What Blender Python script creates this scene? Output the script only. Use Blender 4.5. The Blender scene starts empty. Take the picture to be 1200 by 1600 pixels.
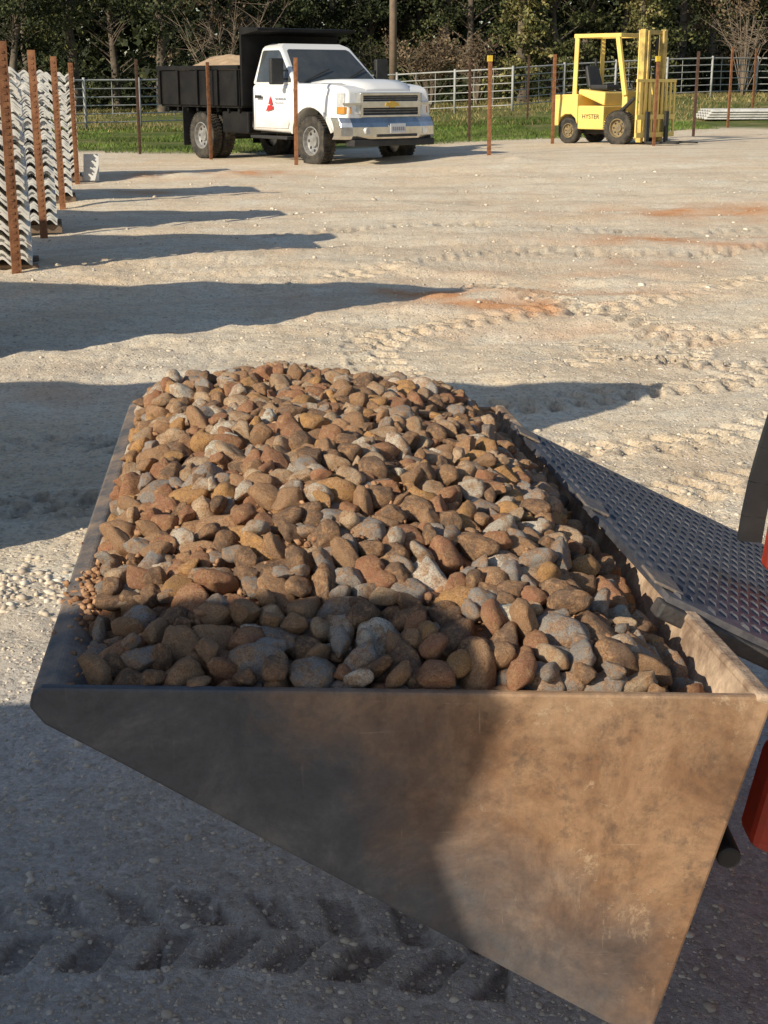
import bpy, bmesh, math, random
import numpy as np
from mathutils import Vector, Matrix, noise as mnoise
random.seed(7); RNG = np.random.default_rng(7)
R = math.radians
C = bpy.context.scene.collection
TH = R(16.68); F = 2250.0; CH = 1.5
SUNH = (0.725, 0.688); EL = R(27)

# ------------------------------------------------------------------ helpers
def S(a, b, t):
    t = np.clip((np.asarray(t, dtype=float)-a)/(b-a), 0, 1); return t*t*(3-2*t)
def gz(x, y):
    return 0.22*S(15, 28, y)*S(-5, 7, x) + 0.55*S(36, 62, y)*S(-2, 14, x) + 0.12*S(40, 60, y)
def ray(px, py):
    a = (px-600)/F; b = (800-py)/F
    return Vector((a, math.cos(TH)+b*math.sin(TH), -math.sin(TH)+b*math.cos(TH)))
def G(px, py):
    d = ray(px, py); t0, t = 0.0, 0.5
    while t < 400:
        p = d*t
        if CH+p.z <= float(gz(p.x, p.y)): break
        t0 = t; t *= 1.02
    for _ in range(30):
        m = (t0+t)/2; p = d*m
        if CH+p.z <= float(gz(p.x, p.y)): t = m
        else: t0 = m
    p = d*t
    return Vector((p.x, p.y, float(gz(p.x, p.y))))
def P(x, y, z):
    dz = z-CH; dep = y*math.cos(TH)-dz*math.sin(TH); up = y*math.sin(TH)+dz*math.cos(TH)
    return 600+x/dep*F, 800-up/dep*F, dep
TAB = np.random.default_rng(3).random((256, 256))
def vn(x, y, sc, seed=0):
    x = np.asarray(x)/sc+seed*17.3; y = np.asarray(y)/sc+seed*9.7
    xi = np.floor(x).astype(int); yi = np.floor(y).astype(int); fx = x-xi; fy = y-yi
    fx = fx*fx*(3-2*fx); fy = fy*fy*(3-2*fy)
    a = TAB[xi & 255, yi & 255]; b = TAB[(xi+1) & 255, yi & 255]; c = TAB[xi & 255, (yi+1) & 255]; d = TAB[(xi+1) & 255, (yi+1) & 255]
    return (a*(1-fx)+b*fx)*(1-fy)+(c*(1-fx)+d*fx)*fy-0.5

class MB:
    def __init__(s): s.v = []; s.f = []
    def add(s, vs, fs):
        o = len(s.v); s.v += [tuple(v) for v in vs]; s.f += [tuple(i+o for i in f) for f in fs]; return s
    def box(s, x0, x1, y0, y1, z0, z1):
        vs = [(x, y, z) for z in (z0, z1) for y in (y0, y1) for x in (x0, x1)]
        return s.add(vs, [(0, 2, 3, 1), (4, 5, 7, 6), (0, 1, 5, 4), (2, 6, 7, 3), (0, 4, 6, 2), (1, 3, 7, 5)])
    def hexa(s, b, t):
        return s.add(list(b)+list(t), [(3, 2, 1, 0), (4, 5, 6, 7), (0, 1, 5, 4), (1, 2, 6, 5), (2, 3, 7, 6), (3, 0, 4, 7)])
    def tube(s, p0, p1, r0, r1=None, n=10, cap=True):
        r1 = r0 if r1 is None else r1
        p0 = Vector(p0); p1 = Vector(p1); d = (p1-p0).normalized()
        a = d.orthogonal().normalized(); b = d.cross(a)
        vs = []
        for p, r in ((p0, r0), (p1, r1)):
            for i in range(n):
                t = 2*math.pi*i/n; vs.append(p+a*(r*math.cos(t))+b*(r*math.sin(t)))
        fs = [(i, (i+1) % n, n+(i+1) % n, n+i) for i in range(n)]
        if cap: fs += [tuple(reversed(range(n))), tuple(range(n, 2*n))]
        return s.add(vs, fs)
    def bar(s, p0, p1, w, h, up=(0, 0, 1)):
        p0 = Vector(p0); p1 = Vector(p1); d = (p1-p0).normalized(); u = Vector(up)
        a = d.cross(u)
        if a.length < 1e-4: a = d.orthogonal()
        a.normalize(); b = a.cross(d).normalized()
        q = lambda p: [p-a*w/2-b*h/2, p+a*w/2-b*h/2, p+a*w/2+b*h/2, p-a*w/2+b*h/2]
        return s.hexa(q(p0), q(p1))
    def prism_y(s, poly, y0, y1, hw=None):
        n = len(poly)
        vs = [(x, y0, z) for x, z in poly]+[(x, y1, z) for x, z in poly]
        fs = [tuple(range(n)), tuple(reversed(range(n, 2*n)))]+[(i, n+i, n+(i+1) % n, (i+1) % n) for i in range(n)]
        return s.add(vs, fs)
    def loft(s, poly, hw):
        n = len(poly)
        vs = [(x, -hw(x, z), z) for x, z in poly]+[(x, hw(x, z), z) for x, z in poly]
        fs = [tuple(range(n)), tuple(reversed(range(n, 2*n)))]+[(i, n+i, n+(i+1) % n, (i+1) % n) for i in range(n)]
        return s.add(vs, fs)
    def lathe_y(s, prof, c, n=32):
        m = len(prof); vs = []
        for i in range(n):
            t = 2*math.pi*i/n
            vs += [(c[0]+r*math.cos(t), c[1]+y, c[2]+r*math.sin(t)) for r, y in prof]
        fs = []
        for i in range(n):
            for j in range(m):
                k = (j+1) % m; a = i*m; b = ((i+1) % n)*m
                fs.append((a+j, a+k, b+k, b+j))
        return s.add(vs, fs)
    def build(s, name, mat, parent=None, bevel=0, smooth=False, world=False):
        me = bpy.data.meshes.new(name)
        vs = s.v
        if world and parent is not None:
            l = parent.location; vs = [(v[0]-l.x, v[1]-l.y, v[2]-l.z) for v in vs]
        me.from_pydata(vs, [], s.f); me.validate()
        bm = bmesh.new(); bm.from_mesh(me); bmesh.ops.recalc_face_normals(bm, faces=bm.faces); bm.to_mesh(me); bm.free()
        return link(name, me, mat, parent, bevel, smooth)
def link(name, me, mat, parent=None, bevel=0, smooth=False):
    if mat is not None and not me.materials: me.materials.append(mat)
    o = bpy.data.objects.new(name, me); C.objects.link(o)
    if parent is not None: o.parent = parent
    if smooth: me.shade_smooth()
    if bevel:
        m = o.modifiers.new('bevel', 'BEVEL'); m.width = bevel; m.segments = 2; m.limit_method = 'ANGLE'; m.angle_limit = R(40)
    return o
def tag(o, label, cat, group=None, kind=None):
    if label: o['label'] = label
    if cat: o['category'] = cat
    if group: o['group'] = group
    if kind: o['kind'] = kind
    return o
def thing(name, label, cat, loc=(0, 0, 0), rz=0, group=None):
    o = bpy.data.objects.new(name, None); C.objects.link(o); o.location = loc; o.rotation_euler = (0, 0, rz); o.empty_display_size = .1
    return tag(o, label, cat, group)
def np_mesh(name, V, Fq):
    me = bpy.data.meshes.new(name); m, k = Fq.shape
    me.vertices.add(len(V)); me.vertices.foreach_set('co', np.ascontiguousarray(V, dtype=np.float32).ravel())
    me.loops.add(m*k); me.loops.foreach_set('vertex_index', np.ascontiguousarray(Fq, dtype=np.int32).ravel())
    me.polygons.add(m); me.polygons.foreach_set('loop_start', np.arange(0, m*k, k, dtype=np.int32))
    me.update(calc_edges=True); return me

# ------------------------------------------------------------------ materials
class NT:
    def __init__(s, name):
        s.m = bpy.data.materials.new(name); s.m.use_nodes = True; s.t = s.m.node_tree; s.b = s.t.nodes['Principled BSDF']
    def n(s, typ, **kw):
        x = s.t.nodes.new(typ)
        for k, v in kw.items():
            if k in x.inputs.keys(): x.inputs[k].default_value = v
            else: setattr(x, k, v)
        return x
    def l(s, a, b): s.t.links.new(a, b)
    def noise(s, scale, detail=4, rough=.6, vec=None, dist=0):
        x = s.n('ShaderNodeTexNoise'); x.inputs['Scale'].default_value = scale; x.inputs['Detail'].default_value = detail
        x.inputs['Roughness'].default_value = rough; x.inputs['Distortion'].default_value = dist
        if vec is not None: s.l(vec, x.inputs['Vector'])
        return x.outputs['Fac']
    def ramp(s, fac, *stops):
        x = s.n('ShaderNodeValToRGB'); e = x.color_ramp.elements
        while len(e) < len(stops): e.new(.5)
        for q, (p, c) in zip(e, stops):
            q.position = p; q.color = (c[0], c[1], c[2], 1) if not isinstance(c, (int, float)) else (c, c, c, 1)
        s.l(fac, x.inputs['Fac']); return x.outputs['Color']
    def mix(s, fac, a, b, mode='MIX'):
        x = s.n('ShaderNodeMix'); x.data_type = 'RGBA'; x.blend_type = mode
        for sock, v in ((x.inputs[0], fac), (x.inputs[6], a), (x.inputs[7], b)):
            if isinstance(v, bpy.types.NodeSocket): s.l(v, sock)
            elif isinstance(v, (int, float)): sock.default_value = v
            else: sock.default_value = (v[0], v[1], v[2], 1)
        return x.outputs[2]
    def math(s, op, a, b=0.0):
        x = s.n('ShaderNodeMath'); x.operation = op
        for sock, v in ((x.inputs[0], a), (x.inputs[1], b)):
            if isinstance(v, bpy.types.NodeSocket): s.l(v, sock)
            else: sock.default_value = v
        return x.outputs[0]
    def obj(s): return s.n('ShaderNodeTexCoord').outputs['Object']
    def sep(s, vec):
        x = s.n('ShaderNodeSeparateXYZ'); s.l(vec, x.inputs[0]); return x.outputs
    def mapping(s, vec, scale=(1, 1, 1), rot=(0, 0, 0)):
        x = s.n('ShaderNodeMapping'); s.l(vec, x.inputs['Vector']); x.inputs['Scale'].default_value = scale; x.inputs['Rotation'].default_value = rot; return x.outputs[0]
    def col(s, v):
        if isinstance(v, bpy.types.NodeSocket): s.l(v, s.b.inputs['Base Color'])
        else: s.b.inputs['Base Color'].default_value = (v[0], v[1], v[2], 1)
    def bump(s, h, strength=.5, dist=.01):
        x = s.n('ShaderNodeBump'); x.inputs['Strength'].default_value = strength; x.inputs['Distance'].default_value = dist
        s.l(h, x.inputs['Height']); s.l(x.outputs[0], s.b.inputs['Normal'])
    def fin(s, rough=.6, metal=0, spec=.5):
        if isinstance(rough, bpy.types.NodeSocket): s.l(rough, s.b.inputs['Roughness'])
        else: s.b.inputs['Roughness'].default_value = rough
        s.b.inputs['Metallic'].default_value = metal; s.b.inputs['Specular IOR Level'].default_value = spec
        return s.m
def simple(name, c1, c2, scale=6, rough=.6, metal=0, bump=0, spec=.5, lo=.4, hi=.65):
    t = NT(name); v = t.obj(); f = t.noise(scale, 6, .65, v)
    t.col(t.ramp(f, (lo, c1), (hi, c2)))
    if bump: t.bump(t.noise(scale*6, 4, .6, v), bump, .005)
    return t.fin(rough, metal, spec)
M = {}
def car_paint():
    t = NT('white_paint'); v = t.obj(); z = t.sep(v)[2]
    d = t.math('MULTIPLY', t.ramp(z, (.45, 1), (1.05, 0)), t.ramp(t.noise(5, 6, .7, v), (.35, .25), (.65, .8)))
    t.col(t.mix(d, (.80, .80, .80), (.50, .43, .34))); return t.fin(.26, 0, .5)
M['white'] = car_paint()
M['black'] = simple('black_paint', (.008, .008, .009), (.016, .015, .014), 3, .6, 0, 0, .2)
M['plastic'] = simple('black_plastic', (.02, .02, .021), (.035, .034, .033), 8, .6)
M['chrome'] = simple('chrome', (.76, .73, .68), (.60, .57, .52), 5, .22, 1)
M['glass'] = simple('window_glass', (.045, .052, .056), (.075, .08, .08), 2, .05, 0, 0, .9)
M['tyre'] = simple('tyre_rubber', (.022, .021, .02), (.09, .075, .055), 7, .85)
M['rim'] = simple('rim_steel', (.42, .42, .42), (.25, .23, .2), 9, .4, .5)
M['dirtyrim'] = simple('dirty_rim', (.30, .22, .10), (.14, .11, .075), 7, .7)
M['lamp'] = simple('headlight_lens', (.62, .62, .60), (.45, .45, .45), 14, .12, .2)
M['amber'] = simple('amber_lens', (.55, .25, .04), (.45, .2, .03), 9, .2)
M['gold'] = simple('gold_emblem', (.65, .42, .08), (.55, .35, .06), 9, .3, .3)
M['red'] = simple('red_paint', (.42, .04, .018), (.26, .032, .016), 7, .5)
M['logo_red'] = simple('red_decal', (.55, .03, .03), (.5, .03, .03), 5, .5)
M['grey_decal'] = simple('grey_decal', (.25, .26, .3), (.2, .2, .22), 5, .5)
M['plate'] = simple('licence_plate_face', (.6, .62, .64), (.5, .5, .55), 30, .5)
M['yellow'] = simple('yellow_paint', (.88, .65, .18), (.76, .54, .15), 2.5, .5)
M['mast'] = simple('greasy_mast_steel', (.34, .25, .08), (.74, .53, .15), 4, .5, 0)
M['seat'] = simple('seat_vinyl', (.02, .02, .022), (.03, .03, .03), 5, .6)
M['rust'] = simple('rusty_steel', (.20, .08, .035), (.38, .17, .075), 9, .8, 0, .4)
M['rustdark'] = simple('dark_rusty_steel', (.07, .038, .026), (.15, .08, .05), 9, .8, 0, .4)
M['yellowcap'] = simple('yellow_cap', (.7, .5, .05), (.6, .4, .04), 9, .6)
M['galv'] = simple('galvanised_steel', (.76, .74, .69), (.50, .48, .44), 4, .5, .1)
M['pipe'] = simple('pale_pipe', (.42, .42, .40), (.28, .28, .27), 3, .55)
M['pole'] = simple('pole_wood', (.24, .17, .12), (.15, .11, .08), 3, .9)
M['bark'] = simple('bark', (.09, .07, .052), (.18, .145, .11), 2.5, .95, 0, .5)
M['twig'] = simple('pale_twig', (.26, .20, .15), (.17, .13, .095), 2, .95)
M['load'] = simple('load_dirt', (.50, .36, .23), (.36, .25, .15), 5, .95, 0, .5)
M['rubber'] = simple('black_hose', (.015, .015, .015), (.03, .03, .03), 9, .5)
M['sheet'] = simple('pale_sheet', (.62, .61, .58), (.5, .49, .46), 4, .6)
M['tarp'] = simple('shadow_pile_tarp', (.22, .24, .25), (.16, .17, .18), 2, .6, 0, .3)  # surface of the added shadow-casting piles

def leaf_mat(name, a, b, c):
    t = NT(name); g = t.n('ShaderNodeNewGeometry'); v = t.obj()
    r = t.ramp(g.outputs['Random Per Island'], (0, a), (.55, b), (1, c))
    n = t.ramp(t.noise(.55, 3, .6, v), (.35, .45), (.65, 1.25))
    t.col(t.mix(1.0, r, n, 'MULTIPLY'))
    return t.fin(.7, 0, .2)
M['leaf_wood'] = leaf_mat('wood_leaves', (.013, .020, .010), (.026, .034, .015), (.054, .062, .028))
M['leaf_dark'] = leaf_mat('dark_leaves', (.020, .030, .013), (.040, .052, .021), (.095, .10, .04))
M['leaf_mid'] = leaf_mat('mid_leaves', (.045, .056, .018), (.09, .10, .034), (.18, .17, .065))
M['leaf_pale'] = leaf_mat('pale_leaves', (.13, .13, .045), (.25, .235, .085), (.40, .33, .15))
M['leaf_brown'] = leaf_mat('brown_leaves', (.10, .07, .04), (.19, .135, .08), (.30, .22, .14))
M['grass'] = leaf_mat('grass_blades', (.07, .13, .02), (.12, .19, .035), (.22, .24, .07))
M['drygrass'] = leaf_mat('dry_grass_blades', (.16, .15, .05), (.28, .23, .09), (.42, .33, .16))

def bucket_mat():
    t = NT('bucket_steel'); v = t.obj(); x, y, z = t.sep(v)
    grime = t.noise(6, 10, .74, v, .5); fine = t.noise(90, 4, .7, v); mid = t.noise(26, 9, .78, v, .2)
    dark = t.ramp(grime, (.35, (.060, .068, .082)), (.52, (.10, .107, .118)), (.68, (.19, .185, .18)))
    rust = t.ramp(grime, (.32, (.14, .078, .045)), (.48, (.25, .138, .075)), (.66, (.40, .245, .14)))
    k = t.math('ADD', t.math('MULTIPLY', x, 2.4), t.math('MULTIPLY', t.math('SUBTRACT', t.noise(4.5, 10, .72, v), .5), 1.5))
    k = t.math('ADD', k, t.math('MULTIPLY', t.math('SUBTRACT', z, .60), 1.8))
    k = t.ramp(t.math('ADD', k, .03), (.0, 0), (.70, 1))  # left-right blend: real rust, plus lit right and shaded left painted in
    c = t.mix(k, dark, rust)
    pt = t.math('ADD', t.math('MULTIPLY', t.math('SUBTRACT', z, .73), 5.0), t.math('MULTIPLY', t.math('SUBTRACT', t.noise(5, 9, .7, v), .5), 2.2))
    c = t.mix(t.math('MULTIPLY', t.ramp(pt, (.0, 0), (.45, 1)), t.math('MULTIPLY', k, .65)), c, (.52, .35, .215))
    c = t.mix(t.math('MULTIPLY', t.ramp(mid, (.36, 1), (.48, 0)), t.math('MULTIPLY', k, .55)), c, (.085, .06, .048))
    sx_ = t.mapping(v, (6, 1, 95), (0, R(33), 0)); sy_ = t.mapping(v, (95, 1, 8), (0, R(27), 0))
    scr = t.math('MAXIMUM', t.noise(1, 7, .75, sx_), t.noise(1, 7, .75, sy_))
    patch = t.ramp(t.noise(7, 6, .7, v), (.42, .1), (.60, 1))
    m1 = t.math('MULTIPLY', t.ramp(scr, (.62, 0), (.70, 1)), patch)
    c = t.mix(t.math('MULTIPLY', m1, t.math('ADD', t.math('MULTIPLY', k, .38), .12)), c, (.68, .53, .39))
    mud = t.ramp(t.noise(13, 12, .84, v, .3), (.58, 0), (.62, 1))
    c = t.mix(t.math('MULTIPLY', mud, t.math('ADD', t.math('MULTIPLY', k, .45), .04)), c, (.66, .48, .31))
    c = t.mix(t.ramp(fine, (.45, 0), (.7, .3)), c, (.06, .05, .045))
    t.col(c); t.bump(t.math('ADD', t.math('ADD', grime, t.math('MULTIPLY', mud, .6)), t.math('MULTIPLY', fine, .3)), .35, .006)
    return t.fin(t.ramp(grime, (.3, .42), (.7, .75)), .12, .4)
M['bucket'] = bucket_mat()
M['bucket_in'] = simple('dusty_bucket_liner', (.24, .155, .10), (.62, .46, .32), 13, .9, 0, .8)
M['edge'] = simple('worn_edge_steel', (.10, .105, .115), (.34, .25, .18), 12, .6, .15, .6)
M['edge_black'] = simple('black_edge_steel', (.03, .03, .032), (.10, .085, .075), 12, .6, .1, .5)
def tread_mat():
    t = NT('worn_tread_plate'); v = t.obj()
    n = t.noise(7, 8, .7, v); f = t.noise(70, 4, .7, v)
    c = t.ramp(n, (.35, (.055, .056, .070)), (.5, (.10, .10, .118)), (.66, (.21, .195, .19)))
    c = t.mix(t.ramp(f, (.45, 0), (.65, .4)), c, (.05, .045, .048)); t.col(c); t.bump(f, .2, .003)
    return t.fin(t.ramp(n, (.3, .34), (.7, .6)), .25, .55)
M['tread'] = tread_mat()

# ------------------------------------------------------------------ ground
def ground_mat():
    t = NT('yard_ground'); v = t.obj(); a = t.n('ShaderNodeAttribute', attribute_name='mask'); m = t.n('ShaderNodeSeparateColor'); t.l(a.outputs['Color'], m.inputs[0])
    n0 = t.noise(.35, 9, .7, v, .6); n1 = t.noise(1.3, 9, .76, v); n2 = t.noise(9, 9, .8, v); n3 = t.noise(90, 4, .78, v)
    st = t.noise(1, 9, .74, t.mapping(v, (.30, 2.6, 1), (0, 0, R(-12))), .5)
    c = t.ramp(n1, (.34, (.84, .65, .435)), (.5, (.94, .79, .58)), (.66, (.97, .89, .72)))
    c = t.mix(t.ramp(st, (.37, .6), (.51, 0)), c, (.62, .47, .32))
    c = t.mix(t.ramp(n0, (.52, 0), (.66, .45)), c, (.88, .60, .36))
    c = t.mix(t.ramp(n2, (.47, 0), (.66, .55)), c, (.57, .43, .29))
    vo = t.n('ShaderNodeTexVoronoi'); vo.inputs['Scale'].default_value = 62; t.l(v, vo.inputs['Vector'])
    hs = t.n('ShaderNodeSeparateColor'); t.l(vo.outputs['Color'], hs.inputs[0])
    peb = t.ramp(hs.outputs[0], (.0, (.32, .27, .22)), (.5, (.63, .54, .43)), (.85, (.86, .77, .64)), (1, (.95, .89, .79)))
    pm = t.ramp(hs.outputs[1], (.52, 0), (.60, 1))
    c = t.mix(t.math('MULTIPLY', pm, .45), c, peb)
    grey = t.ramp(n2, (.32, (.44, .425, .42)), (.62, (.78, .755, .73)))
    grey = t.mix(t.math('MULTIPLY', pm, .45), grey, peb)
    grey = t.mix(t.ramp(n3, (.4, .5), (.6, 0)), grey, (.26, .25, .245))
    c = t.mix(t.ramp(n3, (.37, .35), (.51, 0)), c, (.45, .34, .23))
    c = t.mix(m.outputs[1], c, grey)
    red = t.ramp(n2, (.35, (.60, .23, .085)), (.65, (.84, .50, .27)))
    c = t.mix(m.outputs[0], c, red)
    gr = t.ramp(t.noise(.7, 8, .7, v), (.42, (.09, .13, .025)), (.58, (.20, .19, .065)), (.70, (.42, .33, .15)))
    c = t.mix(m.outputs[2], c, gr)
    c = t.mix(a.outputs['Alpha'], c, t.mix(1.0, c, (.42, .39, .37), 'MULTIPLY'))  # alpha holds the shade painted into the lug prints
    t.col(c)
    d = t.math('ADD', t.math('MULTIPLY', n3, .6), t.math('MULTIPLY', n2, .9)); d = t.math('SUBTRACT', d, t.math('MULTIPLY', t.math('MULTIPLY', vo.outputs['Distance'], pm), .7))
    t.bump(d, .7, .018)
    return t.fin(.92, 0, .2)
ys = np.concatenate([np.geomspace(1.0, 12, 820, endpoint=False), np.geomspace(12, 300, 300)])
us = np.linspace(-1, 1, 680)
Yg = np.repeat(ys[:, None], len(us), 1); Xg = us[None, :]*(1.7+.40*Yg)
X = Xg.ravel(); Y = Yg.ravel()
H = gz(X, Y)
PRINT_SHADE = np.zeros(len(X))  # painted shade: lug prints darkened in colour so their relief shows
near = 1-S(14, 30, Y)
H += near*(.05*vn(X, Y, 1.7, 1)+.03*vn(X, Y*1.6, .55, 2)+.014*vn(X, Y, .17, 3)+.006*vn(X, Y, .06, 4)*(1-S(4, 9, Y)))
H += (1-near)*.05*vn(X, Y, 3, 5)+ .08*vn(X*.5, Y*1.4, 1.4, 6)*S(5, 9, Y)*(1-S(25, 32, Y))
H += .018*np.abs(vn(X, Y, .09, 7))*S(2.5, 5, Y)*(1-S(12, 20, Y))*(.5+1.2*np.clip(vn(X, Y, 1.1, 71)+.3, 0, 1))
for (sx, sy, sg, an, am_) in ((.35, 1.6, 51, .5, .036), (.22, 1.1, 52, .5, .032), (.26, 1.8, 53, -.35, .032)):
    cs, sn = math.cos(an), math.sin(an); H += am_*vn((X*cs+Y*sn)*1.0/sy, (-X*sn+Y*cs)/sx, 1, sg)*S(4, 7, Y)*(1-S(22, 30, Y))
def track(pts, width, pitch, depth, k=.7, seed=0, print_shade=0, irr=1.3, wob=.035):
    global H
    s0 = 0.0
    for a, b in zip(pts[:-1], pts[1:]):
        dx, dy = b[0]-a[0], b[1]-a[1]; L = math.hypot(dx, dy); tx, ty = dx/L, dy/L
        s = (X-a[0])*tx+(Y-a[1])*ty; t = -(X-a[0])*ty+(Y-a[1])*tx
        idx = np.nonzero((s >= -.0) & (s < L) & (np.abs(t) < width*.62))[0]
        if len(idx):
            tt = (t[idx]+.024*vn(X[idx], Y[idx], .11, 61+seed))/width; ss = s[idx]+s0
            ph = ((ss+wob*vn(X[idx], Y[idx], .16, 8+seed))/pitch+.5*(tt > 0)+np.abs(tt)*k) % 1
            lug = S(.0, .12, ph)*(1-S(.48, .60, ph))
            ed = 1-S(.40, .5, np.abs(tt)); ce = S(.02, .06, np.abs(tt))
            am = np.clip(.9+irr*vn(X[idx], Y[idx], .45, 11+seed), .08, 1.3)
            H[idx] += am*(-depth*lug*ed*ce+depth*.35*(1-lug)*ed+depth*.35*S(.4, .5, np.abs(tt))*(1-S(.5, .61, np.abs(tt))))
            if print_shade: PRINT_SHADE[idx] = np.maximum(PRINT_SHADE[idx], print_shade*(.35+.65*lug*ce)*ed*np.clip(am, 0, 1)*np.clip(.85+.9*vn(X[idx], Y[idx], .05, 81), .3, 1))
        s0 += L
def tp(*pp):
    q = [G(*p) for p in pp]; q = [(v.x, v.y) for v in q]; out = []
    for i in range(len(q)-1):
        p0 = q[max(i-1, 0)]; p1 = q[i]; p2 = q[i+1]; p3 = q[min(i+2, len(q)-1)]
        for j in range(6 if len(q) > 2 else 1):
            u = j/(6 if len(q) > 2 else 1)
            out.append(tuple(.5*((2*p1[c])+(-p0[c]+p2[c])*u+(2*p0[c]-5*p1[c]+4*p2[c]-p3[c])*u*u+(-p0[c]+3*p1[c]-3*p2[c]+p3[c])*u**3) for c in (0, 1)))
    out.append(q[-1]); return out
track(tp((-80, 1490), (330, 1460), (800, 1500)), .28, .125, .014, .85, 0, .85, .8, .022)
track(tp((720, 640), (980, 612), (1290, 585)), .34, .15, .030, .7, 1, .5, 1.2, .022)
track(tp((860, 700), (1080, 690), (1300, 640)), .34, .15, .030, .7, 2, .5, 1.2, .022)
track(tp((930, 790), (1100, 760), (1300, 720)), .34, .15, .028, .7, 3, .5, 1.2, .022)
track(tp((620, 585), (570, 545), (640, 512), (800, 492), (960, 478), (1120, 452), (1290, 420)), .32, .16, .028, .7, 4, .5, 1.2, .022)
track(tp((900, 520), (985, 560), (1060, 566), (1075, 535), (1010, 512)), .28, .16, .028, .7, 5, .5, 1.2, .022)
track(tp((1290, 500), (1120, 520), (1000, 500), (860, 470), (760, 440)), .32, .16, .028, .7, 6, .5, 1.2, .022)
track(tp((1290, 560), (1130, 575), (1000, 560), (880, 575)), .30, .15, .028, .7, 9, .5, 1.2, .022)
track(tp((1290, 380), (1050, 400), (800, 395), (520, 440)), .34, .17, .022, .7, 10, .35)
track(tp((1290, 350), (1000, 365), (700, 352), (420, 372)), .34, .17, .022, .7, 12, .35)
track(tp((-60, 700), (120, 690), (260, 720)), .3, .14, .018, .7, 7, .5)
track(tp((-40, 800), (100, 790), (240, 830)), .3, .14, .018, .7, 8, .5)
mask = np.zeros((len(X), 4)); mask[:, 3] = PRINT_SHADE
def spot(px, py, rx, ry, ch, amp, hgt=0):
    p = G(px, py); d = ((X-p.x)/rx)**2+((Y-p.y)/ry)**2
    w = np.exp(-d)*np.clip(.6+1.6*vn(X, Y, .6, 12)+1.2*vn(X, Y, .22, 13), 0, 1.4)
    mask[:, ch] = np.clip(mask[:, ch]+amp*w, 0, 1)
    if hgt:
        global H; H += hgt*np.exp(-d)*(.7+.9*vn(X, Y, .35, 14))
for a in [(330, 274, 1.7, .7, 0, 1, .13), (260, 300, 1.2, .5, 0, .6, .03), (775, 462, 1.1, .5, 0, 1.1, .05), (700, 452, .8, .4, 0, 1.1, .02), (820, 480, .6, .3, 0, .8, .02), (1085, 380, 1.2, .6, 0, .9, .0),
          (1130, 332, 1.8, .9, 0, .9, 0), (920, 520, .8, .35, 0, .7, 0), (470, 330, 1.0, .6, 0, .4, 0), (1010, 410, .9, .4, 0, .6, 0), (30, 620, .6, .25, 0, .7, 0), (380, 400, .8, .4, 0, .3, 0), (860, 430, .9, .3, 0, .5, 0),
          (795, 254, .5, .35, 1, .2, .14), (490, 262, .9, .35, 1, .1, .05), (640, 250, 1.5, .5, 1, .1, .06)]: spot(*a)
mask[:, 1] = np.clip(np.maximum(mask[:, 1], (1-S(3.3, 5.5, Y+2*vn(X, Y, 1.5, 15)))*.85)+.25*np.clip(vn(X, Y, 2.0, 16)*2, 0, 1)*(1-S(12, 18, Y)), 0, 1)
def gline(x, y): return 31.0+2.0*vn(x, y, 3, 17)+S(-3, 6, x)*5+S(5.5, 8, x)*3
mask[:, 2] = S(0, 2.0, Y-gline(X, Y))
V = np.stack([X, Y, H], 1); nr, nc = Yg.shape
ii = np.arange(nr*nc).reshape(nr, nc)
Fq = np.stack([ii[:-1, :-1].ravel(), ii[:-1, 1:].ravel(), ii[1:, 1:].ravel(), ii[1:, :-1].ravel()], 1)
me = np_mesh('ground', V, Fq)
at = me.color_attributes.new('mask', 'FLOAT_COLOR', 'POINT'); at.data.foreach_set('color', mask.astype(np.float32).ravel())
gm = ground_mat()
go = link('ground', me, gm, smooth=True); go['kind'] = 'structure'
mb = MB().add([(-400, -60, -.13), (400, -60, -.13), (400, 500, -.13), (-400, 500, -.13)], [(0, 1, 2, 3)])
o = mb.build('outer_ground', M['load']); o['kind'] = 'structure'

# ------------------------------------------------------------------ loose gravel (uncountable)
phi = (1+5**.5)/2
ICO = np.array([(-1, phi, 0), (1, phi, 0), (-1, -phi, 0), (1, -phi, 0), (0, -1, phi), (0, 1, phi), (0, -1, -phi), (0, 1, -phi), (phi, 0, -1), (phi, 0, 1), (-phi, 0, -1), (-phi, 0, 1)])/1.902
ICF = np.array([(0, 11, 5), (0, 5, 1), (0, 1, 7), (0, 7, 10), (0, 10, 11), (1, 5, 9), (5, 11, 4), (11, 10, 2), (10, 7, 6), (7, 1, 8), (3, 9, 4), (3, 4, 2), (3, 2, 6), (3, 6, 8), (3, 8, 9), (4, 9, 5), (2, 4, 11), (6, 2, 10), (8, 6, 7), (9, 8, 1)])
def pebbles(cx, cy, cz, rad, flat=.65):
    n = len(cx)
    v = ICO[None]*(1+.28*RNG.standard_normal((n, 12, 1)))*rad[:, None, None]*np.stack([RNG.uniform(.7, 1.3, n), RNG.uniform(.7, 1.3, n), np.full(n, flat)], 1)[:, None, :]
    v = v+np.stack([cx, cy, cz], 1)[:, None, :]
    f = ICF[None]+12*np.arange(n)[:, None, None]
    return v.reshape(-1, 3), f.reshape(-1, 3)
def ground_at(x, y):
    j = np.clip(np.searchsorted(ys, y)-1, 0, nr-2); u = x/(1.7+.40*y); k = np.clip(((u+1)/2*(nc-1)).astype(int), 0, nc-2)
    return H.reshape(nr, nc)[j, k]
n = 30000
pxs = RNG.uniform(-250, 1450, n); pys = RNG.uniform(280, 1680, n)
al = np.arctan((pys-800)/F)+TH
gy = CH/np.tan(al); gx = (pxs-600)/F*(gy*math.cos(TH)+CH*math.sin(TH))
rad = RNG.lognormal(math.log(.0012), .6, n)*(1+gy*.25)
rad = np.clip(rad, .0007, .004+.0028*gy)
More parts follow.
